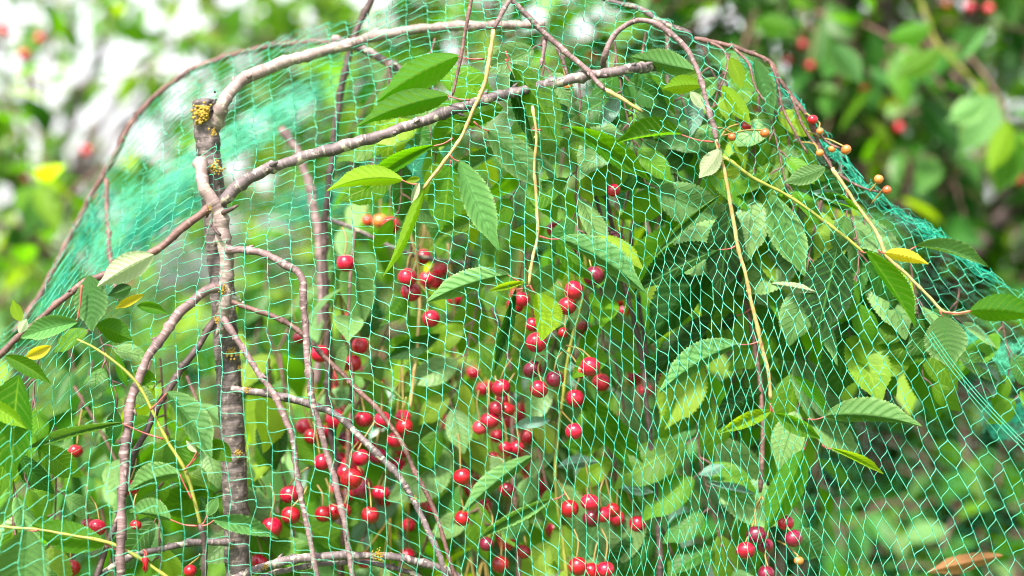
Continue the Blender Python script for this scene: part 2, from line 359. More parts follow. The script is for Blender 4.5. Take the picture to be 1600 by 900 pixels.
# ------------------------------------------------------------------ the netted cherry tree
tree = thing('cherry_tree', 'weeping cherry tree with lichened trunk and dark red cherries under green bird netting', 'tree', tuple(at(375, 450, 1.42) * np.array([1, 1, 0])))
def pts(lst, D0, D1, n=8):
    m = len(lst); P = []
    for i, q in enumerate(lst):
        D = q[2] if len(q) > 2 else D0 + (D1 - D0) * i / (m - 1)
        P.append(at(q[0], q[1], D))
    return catmull(P, n)
def branch(name, lst, r0, r1, D0, D1, mat, sides=12, nodes=True, parent=None, jitter=.12, n=8):
    P = pts(lst, D0, D1, n); m = len(P)
    L = np.concatenate([[0], np.cumsum(np.linalg.norm(np.diff(P, axis=0), axis=1))])
    # resample evenly, then add nodes and slight crookedness
    k = max(6, int(L[-1] / (.0018 if name == 'trunk' else .004))); ss = np.linspace(0, L[-1], k)
    P = np.stack([np.interp(ss, L, P[:, j]) for j in range(3)], -1)
    km = K * (D0 + D1) / 2 * (.8 if name == 'shoot' else .94)
    R = np.linspace(r0, r1, k) * km
    rr = np.random.default_rng(int(abs(lst[0][0] * 7 + lst[-1][1] * 3)) + 1)
    buds = []
    if nodes and name != 'trunk':
        pos = rr.uniform(0, .01)
        while pos < L[-1]:
            R = R * (1 + rr.uniform(.14, .42) * np.exp(-((ss - pos) / .0018) ** 2))
            if rr.random() < .6: buds.append(pos)
            pos += rr.uniform(.010, .026)
    if name != 'trunk': R = R * (1 + .07 * np.sin(ss * 70 + rr.uniform(0, 6)) + .05 * np.sin(ss * 210 + rr.uniform(0, 6)))
    ph = rr.uniform(0, 6, 3)
    wob = np.stack([np.sin(ss * 160 + ph[j]) + .6 * np.sin(ss * 390 + ph[(j + 1) % 3]) for j in range(3)], -1)
    P = P + wob * (R[:, None] * jitter)
    R[0] *= .8; R[-1] *= .6
    if not buds or name == 'trunk': return tube_obj(name, P, R, mat, parent or tree, sides)
    parts = [tube(P, R, sides)]
    for q in buds:
        i = min(int(q / L[-1] * (k - 1)), k - 2); T = P[i + 1] - P[i]; T /= np.linalg.norm(T) + 1e-9
        o = np.cross(T, rr.normal(0, 1, 3)); o /= np.linalg.norm(o) + 1e-9; rb = max(R[i] * .38, .0006); ln = rb * rr.uniform(2.5, 4.5)
        b0 = P[i] + o * R[i] * .7; b1 = b0 + (o * .55 + T * .8) * ln
        parts.append(tube(np.array([b0, b0 * .6 + b1 * .4, b0 * .2 + b1 * .8, b1]), rb * np.array([.9, 1.0, .6, .15]), 6))
    V, F, uv = merge(parts); loc = np.asarray(P[0], float); me = bpy.data.meshes.new(name)
    me.from_pydata([tuple(v) for v in (V - loc)], [], fixtri(F.tolist()))
    u = me.uv_layers.new(name='UVMap'); li = np.empty(len(me.loops), dtype=np.int32); me.loops.foreach_get('vertex_index', li)
    u.data.foreach_set('uv', uv.astype(np.float32)[li].ravel())
    me.materials.append(mat); me.polygons.foreach_set('use_smooth', np.full(len(me.polygons), True))
    o = bpy.data.objects.new(name, me); COL.objects.link(o); o.location = loc; setpar(o, parent or tree)
    return o
def displace_radial(o, amp, scale, seed=0):
    """rough bark: real bumps on a tube's surface"""
    from mathutils import noise
    me = o.data
    nrm = [v.normal.copy() for v in me.vertices]
    co = [v.co + n_ * (amp * noise.fractal(v.co * scale + Vector((seed, 0, 0)), 1.0, 2.0, 4)) for v, n_ in zip(me.vertices, nrm)]
    me.vertices.foreach_set('co', [c for v in co for c in v]); me.update()

# trunk
trunk = branch('trunk', [(318, 156), (322, 200), (328, 262), (336, 335), (345, 430), (352, 520), (360, 625), (366, 740), (371, 860), (376, 1000), (384, 1300, 1.43), (392, 2000, 1.43), (400, 3200, 1.43)], 19.5, 26, 1.425, 1.425, M_trunk, 48, jitter=.02)
displace_radial(trunk, .0011, 120); displace_radial(trunk, .0006, 420, 9)
def blob(parent, name, c, r, mat, n=1, flat=1.0, sub=2, seed=0):
    rr = random.Random(seed)
    import bmesh
    small = n > 1
    if small: n *= 5
    bm = bmesh.new()
    for i in range(n):
        g = bmesh.ops.create_icosphere(bm, subdivisions=sub, radius=1.0)
        off = Vector((rr.gauss(0, .55) * r * 1.1, rr.gauss(0, .16) * r, rr.gauss(0, .62) * r * 1.1)) if small else Vector()
        q = r * rr.uniform(.14, .34) if small else r
        for v in g['verts']:
            f = 1 + .45 * math.sin(v.co.x * 7 + i) * math.sin(v.co.y * 6 + 2 * i) * math.sin(v.co.z * 8)
            v.co = Vector((v.co.x * q * f, v.co.y * q * f * flat, v.co.z * q * f)) + off
    me = bpy.data.meshes.new(name); bm.to_mesh(me); bm.free(); me.materials.append(mat)
    for p in me.polygons: p.use_smooth = True
    o = bpy.data.objects.new(name, me); COL.objects.link(o); o.location = Vector(c)
    setpar(o, parent); return o
blob(trunk, 'lichen', at(315, 178, 1.411), .0052, M_lich, 34, .5, 1, 3)
blob(trunk, 'lichen', at(333, 208, 1.412), .0022, M_lich, 10, .5, 1, 4)
blob(trunk, 'lichen', at(337, 262, 1.412), .0036, M_lich, 18, .5, 1, 5)
blob(trunk, 'lichen', at(362, 552, 1.411), .0036, M_lich, 8, .4, 1, 7)
blob(trunk, 'lichen', at(372, 708, 1.411), .0024, M_lich, 9, .4, 1, 8)
blob(trunk, 'lichen', at(360, 848, 1.411), .0028, M_lich, 9, .4, 1, 9)
blob(trunk, 'lichen', at(374, 575, 1.411), .0016, M_lich, 5, .4, 1, 10)
blob(trunk, 'lichen', at(362, 470, 1.409), .0045, M_lichw, 26, .4, 1, 11)
blob(trunk, 'dark_cut', at(329, 163, 1.416), .0042, M_cut, 7, .6, 2, 12)
b2 = branch('branch', [(312, 252, 1.41), (317, 285), (330, 312), (343, 338), (350, 375), (354, 420), (352, 455), (346, 490), (346, 520, 1.405)], 10.5, 12, 1.393, 1.398, M_pale, 14)
b3 = branch('branch', [(326, 222, 1.43), (336, 195, 1.425), (347, 165, 1.415), (372, 130), (420, 106), (475, 88), (535, 72), (600, 54), (680, 43), (760, 40), (850, 38)], 11, 6.5, 1.41, 1.50, M_pale, 14)
b4 = branch('branch', [(560, 75, 1.56), (500, 66), (430, 71), (350, 90), (290, 115), (230, 162), (196, 208), (176, 250), (150, 292), (110, 370), (60, 465, 1.58), (20, 520, 1.56)], 4.5, 4.5, 1.6, 1.6, M_red, 10)
b5 = branch('branch', [(345, 318), (360, 303), (382, 283), (430, 260), (500, 238), (560, 222), (620, 203), (680, 182), (760, 155), (850, 133), (920, 118), (1000, 106), (1070, 98, 1.5)], 9.5, 7.5, 1.395, 1.385, M_grey, 14)
b6 = branch('branch', [(328, 322), (300, 345), (270, 370), (240, 393), (180, 425), (130, 442), (105, 462), (60, 500), (20, 535), (-40, 590)], 6.5, 4.5, 1.395, 1.36, M_red, 12)
b7 = branch('branch', [(350, 450), (320, 455), (290, 480), (265, 510), (240, 545), (220, 582), (207, 620), (200, 660), (194, 720), (190, 800), (188, 900), (186, 1020)], 8, 6.5, 1.39, 1.335, M_pink, 12)
b8 = branch('branch', [(335, 500), (310, 540), (280, 582), (250, 630), (225, 680), (205, 722), (190, 790), (165, 860), (150, 905), (135, 980)], 6, 4.5, 1.395, 1.345, M_dark, 10)
b9 = branch('branch', [(352, 392), (375, 390), (400, 393), (440, 410), (469, 430), (475, 480), (480, 550), (487, 620), (500, 670), (520, 740), (535, 800), (545, 860), (555, 940)], 6.5, 4.5, 1.39, 1.345, M_pink, 12)
b10 = branch('branch', [(362, 472), (400, 485), (450, 505), (480, 530), (520, 570), (555, 605), (590, 640), (622, 682), (650, 740), (680, 800), (695, 850), (720, 930)], 4.5, 3.4, 1.395, 1.37, M_red, 10)
b11 = branch('branch', [(362, 606), (385, 612), (420, 615), (470, 628), (520, 645), (555, 675), (590, 710), (620, 740), (645, 780), (665, 820), (685, 865), (700, 910)], 6.5, 4.5, 1.395, 1.365, M_grey, 12)
b12 = branch('branch', [(348, 495), (360, 515), (380, 545), (402, 580), (430, 620), (450, 665), (460, 700), (465, 750), (480, 820), (495, 900), (505, 970)], 5.5, 4.2, 1.395, 1.355, M_pink, 10)
b13 = branch('branch', [(330, 935), (360, 912), (400, 890), (440, 878), (500, 870), (560, 868), (620, 871), (670, 882), (710, 898), (780, 945)], 8, 5.5, 1.37, 1.385, M_grey, 12)
b14 = branch('branch', [(380, 920), (410, 902), (450, 890), (520, 880), (580, 880), (640, 895), (690, 920)], 4.5, 4, 1.382, 1.39, M_grey, 10)
branch('branch', [(120, 935), (165, 893), (200, 872), (240, 860), (290, 850), (335, 846), (365, 850)], 4.5, 6, 1.375, 1.41, M_grey, 10)
tw = branch('branch', [(313, 818), (318, 840), (320, 865), (318, 930)], 4.2, 4.6, 1.352, 1.355, M_dark, 10)
sh17 = branch('shoot', [(120, 530), (150, 545), (185, 570), (215, 600), (237, 640), (262, 690), (287, 730), (302, 775), (314, 822)], 2.4, 3.8, 1.352, 1.352, M_grn, 10)
branch('shoot', [(-30, 822), (0, 823), (60, 828), (120, 838), (170, 848), (200, 862), (230, 880), (280, 915)], 2.8, 3.8, 1.335, 1.35, M_grn, 10)
branch('branch', [(600, -60), (580, 0), (556, 50), (537, 120), (524, 200), (516, 280), (507, 360), (508, 450), (512, 560), (515, 640), (525, 740), (532, 870), (535, 960)], 5.5, 6, 1.53, 1.53, M_dark, 10)
branch('branch', [(440, 200), (468, 245), (490, 320), (500, 400), (503, 480), (495, 600)], 7, 6, 1.66, 1.62, M_pink, 10)
branch('branch', [(520, 60), (570, 78), (610, 100), (660, 130), (700, 160), (730, 185)], 7, 5, 1.50, 1.46, M_grey, 10)
branch('twig', [(740, -30), (735, 5), (727, 50), (718, 100), (707, 150)], 3.0, 2.6, 1.36, 1.36, M_red, 8)
branch('shoot', [(810, -25), (796, 0), (782, 25), (771, 48)], 4.6, 4.0, 1.36, 1.36, M_pink, 10)
sh = branch('shoot', [(771, 46), (765, 90), (757, 130), (736, 180), (720, 215), (700, 245), (676, 275), (661, 296)], 4.2, 3.2, 1.36, 1.36, M_yel, 10)
branch('shoot', [(832, 165), (838, 210), (835, 260), (838, 310), (840, 365), (833, 400), (826, 446)], 2.8, 3.2, 1.37, 1.362, M_yel, 10)
branch('branch', [(780, -40), (800, 0), (830, 30), (850, 52), (880, 78), (910, 103), (930, 125), (947, 142)], 5, 4.2, 1.38, 1.38, M_pink, 10)
branch('shoot', [(944, 139), (965, 150), (985, 163), (1004, 175)], 4, 3.4, 1.38, 1.38, M_yel, 10)
branch('branch', [(852, 55), (850, 78), (845, 106)], 3.4, 3, 1.385, 1.38, M_pink, 8)
branch('branch', [(868, 70), (880, 95), (890, 130)], 3.2, 2.6, 1.40, 1.40, M_pink, 8)
branch('branch', [(942, 116, 1.42), (945, 88), (956, 60), (978, 39), (1003, 32), (1030, 39), (1053, 57), (1076, 82), (1091, 112), (1101, 150), (1113, 190), (1120, 222)], 5, 4, 1.38, 1.36, M_pink, 12)
branch('branch', [(968, 110, 1.43), (970, 135), (955, 160), (930, 200), (925, 250), (930, 300), (945, 360)], 3, 3, 1.45, 1.45, M_dark, 8)
branch('shoot', [(1119, 218), (1130, 260), (1140, 310), (1152, 380), (1165, 430), (1176, 480), (1190, 540), (1200, 580), (1205, 625)], 3.6, 3.6, 1.358, 1.358, M_yel, 10)
branch('branch', [(900, -30), (950, 0), (1000, 14), (1040, 38), (1080, 52)], 5, 4, 1.45, 1.45, M_grey, 10)
branch('branch', [(1085, 60), (1125, 68), (1165, 80), (1202, 96), (1218, 125), (1242, 157), (1262, 185), (1282, 230), (1302, 268)], 3.8, 3.4, 1.43, 1.43, M_red, 10)
for sp_ in ([(1110, 66), (1128, 76), (1138, 95), (1132, 120), (1126, 138)], [(1148, 76), (1170, 100), (1178, 130), (1195, 160)], [(1205, 100), (1215, 130), (1222, 165), (1238, 200), (1262, 240)], [(1236, 150), (1256, 200), (1285, 240), (1308, 275), (1330, 310)], [(1262, 185), (1292, 222), (1322, 234)], [(1302, 268), (1340, 290), (1372, 300), (1384, 298)]):
    branch('twig', sp_, 2.4, 1.8, 1.425, 1.415, M_red, 8)
branch('shoot', [(1300, 262), (1318, 290), (1342, 325), (1370, 365), (1387, 402), (1420, 432), (1450, 462), (1475, 487), (1512, 488), (1560, 472)], 3.6, 2.8, 1.415, 1.40, M_yel, 10)
branch('shoot', [(1130, 245), (1150, 258), (1180, 280), (1230, 305), (1280, 340), (1320, 370), (1350, 395)], 3.4, 3, 1.385, 1.385, M_grn, 10)
branch('branch', [(905, 150), (925, 230), (945, 300), (958, 360), (968, 420), (988, 490), (1003, 560), (1012, 650), (1022, 740), (1030, 830), (1032, 960)], 3.6, 5, 1.47, 1.47, M_dark, 10)
branch('branch', [(992, 310), (986, 400), (998, 470), (1010, 560)], 3.6, 3.6, 1.52, 1.5, M_dark, 10)
branch('branch', [(1150, 420), (1172, 500), (1188, 600), (1192, 680), (1188, 770)], 4, 3.6, 1.46, 1.44, M_red, 10)
branch('branch', [(505, 340), (560, 360), (610, 385), (660, 402), (730, 412)], 3.6, 3.6, 1.53, 1.53, M_grey, 10)
branch('shoot', [(640, 360), (652, 410), (656, 460), (652, 540), (640, 640)], 3, 3, 1.50, 1.50, M_yel, 8)
branch('shoot', [(898, 300), (905, 350), (915, 420), (905, 490), (890, 545), (882, 600), (872, 680), (868, 760), (880, 850), (890, 940)], 3, 3, 1.45, 1.46, M_grn, 8)
branch('branch', [(548, 520), (550, 600), (545, 680), (540, 780), (530, 900)], 3.6, 3.6, 1.52, 1.5, M_red, 8)
branch('branch', [(770, 480), (795, 560), (800, 640), (802, 720), (806, 820), (815, 940)], 4, 4, 1.52, 1.5, M_red, 8)
branch('branch', [(166, 280), (168, 340), (172, 400), (185, 470)], 4, 4, 1.55, 1.5, M_red, 8)
branch('shoot', [(700, 380), (705, 440), (712, 520), (705, 620)], 3, 3, 1.55, 1.55, M_yel, 8)
branch('twig', [(346, 334, 1.395), (358, 328), (372, 321)], 5, 3.5, 1.385, 1.38, M_dark, 8)
branch('twig', [(334, 352, 1.40), (338, 362), (345, 368)], 4, 3, 1.385, 1.382, M_dark, 8)
for (x, y, s, n_, r_) in ((328, 326, 20, 6, .0016), (350, 452, 21, 10, .0026), (338, 500, 22, 9, .0022), (281, 492, 23, 3, .0016), (385, 608, 25, 8, .0022)):
    blob(b2, 'lichen', at(x, y, 1.383), r_, M_lich, n_, .5, 1, s)
blob(b13, 'lichen', at(415, 886, 1.364), .002, M_lich, 10, .5, 1, 31)
blob(b13, 'lichen', at(590, 868, 1.370), .003, M_lich, 16, .5, 1, 32)
blob(b11, 'lichen', at(648, 778, 1.364), .0014, M_lich, 9, .5, 1, 33)

# ---- leaves read from the photograph, each bent, folded and toothed
HL = [
 (718, 87, 588, 160, -14, 17, 18, 'g', 1.385, .02, (757, 92)),
 (702, 149, 556, 199, -14, 9, 18, 'g', 1.38, .02, (735, 156)),
 (738, 172, 670, 236, 0, 24, 26, 'g', 1.41, 0, (760, 150)),
 (678, 227, 570, 300, -16, 14, 20, 'g', 1.385, .02, (708, 216)),
 (630, 281, 510, 299, -20, 5, 17, 'y', 1.36, .0, (655, 288)),
 (657, 278, 633, 283, 2, 6, 6, 'y', 1.355, 0, None), (655, 285, 642, 318, 0, 7, 6, 'w', 1.352, 0, None),
 (664, 292, 598, 432, 8, 9, 8, 'y', 1.36, .0, (664, 288)),
 (717, 250, 780, 392, -6, 30, 22, 'p', 1.358, -.01, (702, 242)),
 (703, 258, 690, 368, 0, 30, 24, 'g', 1.40, 0, (705, 250)),
 (752, 342, 683, 374, -6, 16, 20, 's', 1.395, 0, None),
 (762, 203, 846, 300, 12, 24, 20, 'p', 1.37, 0, (740, 190)),
 (795, 232, 690, 292, -10, 14, 22, 'p', 1.41, .02, None),
 (800, 100, 873, 228, 14, 30, 16, 'g', 1.385, -.01, (790, 80)),
 (798, 110, 834, 232, -4, 12, 14, 'd', 1.40, 0, (790, 92)),
 (786, 168, 712, 190, 0, 12, 22, 'g', 1.40, 0, None),
 (1066, 210, 962, 224, -8, 4, 32, 'g', 1.378, 0, (1115, 222, 1.36)),
 (885, 197, 1015, 282, 10, 22, 22, 'g', 1.385, .02, (832, 203)),
 (1085, 110, 985, 88, 4, 6, 24, 'p', 1.395, 0, None),
 (1096, 134, 1035, 139, -4, 7, 17, 'y', 1.37, 0, None),
 (1078, 143, 1104, 174, 2, 8, 7, 'w', 1.365, 0, None),
 (1126, 232, 1092, 278, 3, 15, 13, 'w', 1.352, 0, (1120, 220)),
 (1128, 134, 1173, 196, 5, 13, 12, 'y', 1.385, 0, None),
 (966, 153, 938, 200, 0, 15, 14, 'l', 1.40, 0, None),
 (1085, 150, 1080, 212, 0, 18, 16, 'l', 1.405, 0, None),
 (1178, 92, 1206, 190, 6, 18, 18, 'p', 1.425, 0, None),
 (1140, 90, 1158, 140, 6, 12, 12, 'y', 1.41, 0, None),
 (873, 372, 1006, 456, 14, 32, 6, 'p', 1.358, -.01, (843, 369)),
 (870, 374, 930, 440, -6, 10, 14, 'g', 1.375, 0, None),
 (838, 457, 845, 533, 6, 34, 4, 'y', 1.358, 0, (828, 446)),
 (806, 450, 773, 580, 0, 16, 14, 'd', 1.365, -.005, (826, 446)),
 (797, 429, 666, 473, -12, 5, 24, 'p', 1.362, 0, (822, 443)),
 (821, 441, 764, 455, 0, 6, 10, 'y', 1.355, 0, None),
 (1125, 389, 990, 458, -8, 16, 38, 'd', 1.385, 0, (1153, 383)),
 (1128, 400, 1012, 540, -6, 20, 46, 'd', 1.42, .02, None),
 (1142, 322, 1122, 470, 0, 28, 28, 'd', 1.41, 0, None),
 (1157, 537, 1030, 614, -16, 8, 26, 'p', 1.36, -.01, (1188, 533)),
 (1152, 492, 1006, 592, -10, 24, 28, 'd', 1.45, .02, (1176, 480)),
 (1130, 303, 1022, 402, -12, 10, 12, 'p', 1.39, .01, None),
 (1205, 303, 1258, 432, 0, 24, 22, 'p', 1.395, 0, None),
 (1308, 386, 1276, 528, 0, 40, 40, 'd', 1.39, 0, None),
 (1352, 392, 1430, 512, 8, 26, 14, 'g', 1.375, 0, (1345, 392)),
 (1383, 395, 1451, 413, 6, 12, 8, 'o', 1.375, 0, (1372, 390)),
 (1472, 493, 1487, 576, -2, 33, 30, 'p', 1.375, 0, (1470, 486)),
 (1515, 486, 1625, 498, 10, 28, 8, 'g', 1.39, 0, (1475, 488)),
 (1430, 384, 1545, 418, 12, 22, 8, 'p', 1.405, 0, (1395, 400)),
 (1508, 572, 1552, 622, 14, 26, 14, 'l', 1.44, 0, None),
 (1322, 529, 1358, 574, 4, 11, 9, 'y', 1.42, 0, None),
 (1205, 443, 1275, 456, 2, 7, 6, 'w', 1.39, 0, None),
 (1270, 308, 1345, 332, 10, 14, 8, 'g', 1.40, 0, None),
 (1290, 262, 1225, 286, 0, 14, 12, 'p', 1.395, 0, None),
 (1268, 300, 1330, 330, 4, 16, 10, 'l', 1.40, 0, None),
 (1288, 650, 1441, 667, 14, 30, 5, 'p', 1.362, -.01, (1262, 655)),
 (1205, 642, 1121, 678, -4, 14, 16, 'y', 1.355, 0, (1204, 630)),
 (1210, 646, 1282, 686, 6, 14, 18, 'g', 1.362, 0, (1204, 632)),
 (1298, 700, 1381, 741, 6, 11, 9, 'y', 1.358, 0, (1285, 695)),
 (1256, 702, 1195, 832, 6, 22, 20, 'g', 1.365, 0, (1262, 685)),
 (1190, 613, 1120, 672, -10, 10, 26, 'd', 1.39, 0, None),
 (1240, 588, 1292, 650, 8, 14, 10, 'g', 1.38, 0, None),
 (1235, 832, 1292, 868, -4, 26, 22, 'p', 1.42, 0, None),
 (1340, 420, 1400, 620, 10, 30, 26, 'g', 1.44, 0, None),
 (1430, 500, 1465, 660, 6, 34, 30, 'g', 1.47, 0, None),
 (259, 612, 330, 717, 12, 30, 18, 'p', 1.345, -.01, (235, 640)),
 (192, 660, 40, 702, -6, 12, 18, 'p', 1.35, -.01, (255, 686)),
 (30, 585, 20, 748, -6, 42, 48, 'g', 1.34, 0, None),
 (42, 826, 34, 940, 0, 54, 46, 'p', 1.325, 0, (60, 828)),
 (165, 850, 48, 818, 8, 22, 22, 'g', 1.345, 0, (200, 862)),
 (282, 740, 200, 768, -10, 6, 26, 'p', 1.345, 0, (300, 780)),
 (267, 812, 198, 802, -6, 4, 26, 'p', 1.35, 0, (308, 822)),
 (323, 806, 341, 777, 0, 9, 9, 'p', 1.345, 0, (315, 820)),
 (333, 812, 436, 842, 8, 20, 14, 'p', 1.345, 0, (315, 822)),
 (325, 690, 362, 722, 4, 20, 18, 'g', 1.348, 0, (288, 735)),
 (308, 706, 291, 688, 0, 7, 6, 'w', 1.345, 0, (290, 732)),
 (340, 820, 312, 775, 0, 12, 18, 'd', 1.36, 0, None),
 (240, 398, 152, 448, -4, 14, 22, 'w', 1.352, 0, None),
 (140, 430, 143, 518, 0, 26, 24, 'p', 1.355, 0, None),
 (122, 503, 32, 528, -4, 18, 22, 'p', 1.35, 0, (128, 445)),
 (150, 508, 207, 532, 4, 20, 14, 'g', 1.37, 0, None),
 (8, 556, 80, 600, 6, 16, 14, 'g', 1.345, 0, None),
 (80, 540, 38, 560, 0, 12, 10, 'o', 1.345, 0, None),
 (34, 502, 20, 468, 4, 9, 8, 'y', 1.35, 0, None), (30, 520, 42, 498, 0, 8, 7, 'w', 1.35, 0, None),
 (214, 478, 262, 490, 4, 12, 10, 'g', 1.37, 0, None), (225, 460, 180, 482, 0, 9, 9, 'o', 1.37, 0, None),
 (205, 448, 168, 462, 0, 12, 10, 'd', 1.385, 0, None),
 (208, 582, 248, 600, 0, 16, 14, 'g', 1.37, 0, None), (182, 553, 200, 606, 0, 9, 9, 'g', 1.365, 0, None),
 (-25, 628, 42, 670, 6, 16, 14, 'y', 1.33, 0, None),
 (900, 618, 1012, 750, 6, 32, 26, 'g', 1.47, 0, None),
 (862, 780, 738, 850, -10, 12, 20, 'p', 1.44, 0, (885, 770)),
 (832, 712, 722, 802, -8, 10, 16, 'p', 1.45, 0, None),
 (795, 800, 815, 848, 0, 22, 22, 'p', 1.45, 0, None),
 (630, 758, 545, 852, -4, 22, 22, 'l', 1.56, 0, None),
 (688, 522, 600, 562, 0, 18, 16, 'd', 1.50, 0, None),
 (860, 655, 798, 668, 0, 10, 12, 'l', 1.45, 0, None),
 (870, 730, 935, 722, 4, 10, 8, 'l', 1.46, 0, None),
 (1130, 728, 1092, 742, 0, 9, 8, 'l', 1.45, 0, None), (1105, 752, 1180, 772, 4, 10, 10, 'l', 1.45, 0, None),
 (970, 762, 1022, 770, 4, 8, 8, 'l', 1.46, 0, None),
]
print('hand leaves', len(HL))
for i, a in enumerate(HL):
    a = list(a); a[4] = a[4]
    hand_leaf(tree, *a[:10], pet=a[10], seed=i)

# ---- cherries
def sphere_data(nu=22, nv=14):
    V = []; 
    for j in range(nv + 1):
        ph = math.pi * j / nv; z = math.cos(ph); rr_ = math.sin(ph)
        z = z - .22 * math.exp(-(rr_ / .28) ** 2) * (z > 0) + .03 * math.exp(-(rr_ / .15) ** 2) * (z < 0)
        for i in range(nu):
            a = 2 * math.pi * i / nu; f = 1 - .035 * math.cos(2 * a) - .05 * math.exp(-(math.sin(a / 2) / .18) ** 2) * rr_
            V.append((rr_ * math.cos(a) * f, rr_ * math.sin(a) * f, z * .95))
    F = [(j * nu + i, (j + 1) * nu + i, (j + 1) * nu + (i + 1) % nu, j * nu + (i + 1) % nu) for j in range(nv) for i in range(nu)]
    return np.array(V), F
SV, SF = sphere_data()
cm_cache = {}
def cherry(x, y, r, D, typ, root=None, name='cherry'):
    key = typ
    if key not in cm_cache:
        me = bpy.data.meshes.new('cherry'); me.from_pydata([tuple(v) for v in SV], [], SF); me.materials.append(M_ch[typ])
        me.polygons.foreach_set('use_smooth', np.full(len(me.polygons), True)); me.validate(); me.update(); cm_cache[key] = me
    rr = random.Random(int(x * 13 + y * 7))
    # mesh is made at its real size, tilted a little
    me = cm_cache[key].copy(); R = r * K * D * (.84 if typ == 'o' else 1)
    rot = Matrix.Rotation(rr.uniform(-.5, .5), 4, 'Y') @ Matrix.Rotation(rr.uniform(-.6, .1), 4, 'X') @ Matrix.Rotation(rr.uniform(0, 6.28), 4, 'Z')
    me.transform(rot @ Matrix.Diagonal((R, R, R * rr.uniform(.93, 1.02), 1)))
    o = bpy.data.objects.new(name, me); COL.objects.link(o); c = at(x, y, D); o.location = Vector(c)
    setpar(o, tree)
    top = c + np.array(rot @ Vector((0, 0, R * .78)))
    if root is None: root = (x + rr.uniform(-16, 16), y - rr.uniform(45, 70), D + .01)
    e = at(*root); m = (top + e) / 2 + np.array([rr.uniform(-.004, .004), 0, .002])
    if r > 6: tube_obj('stalk', catmull([top, m, e], 5), .0008, M_stalk, o, 5)
    return o
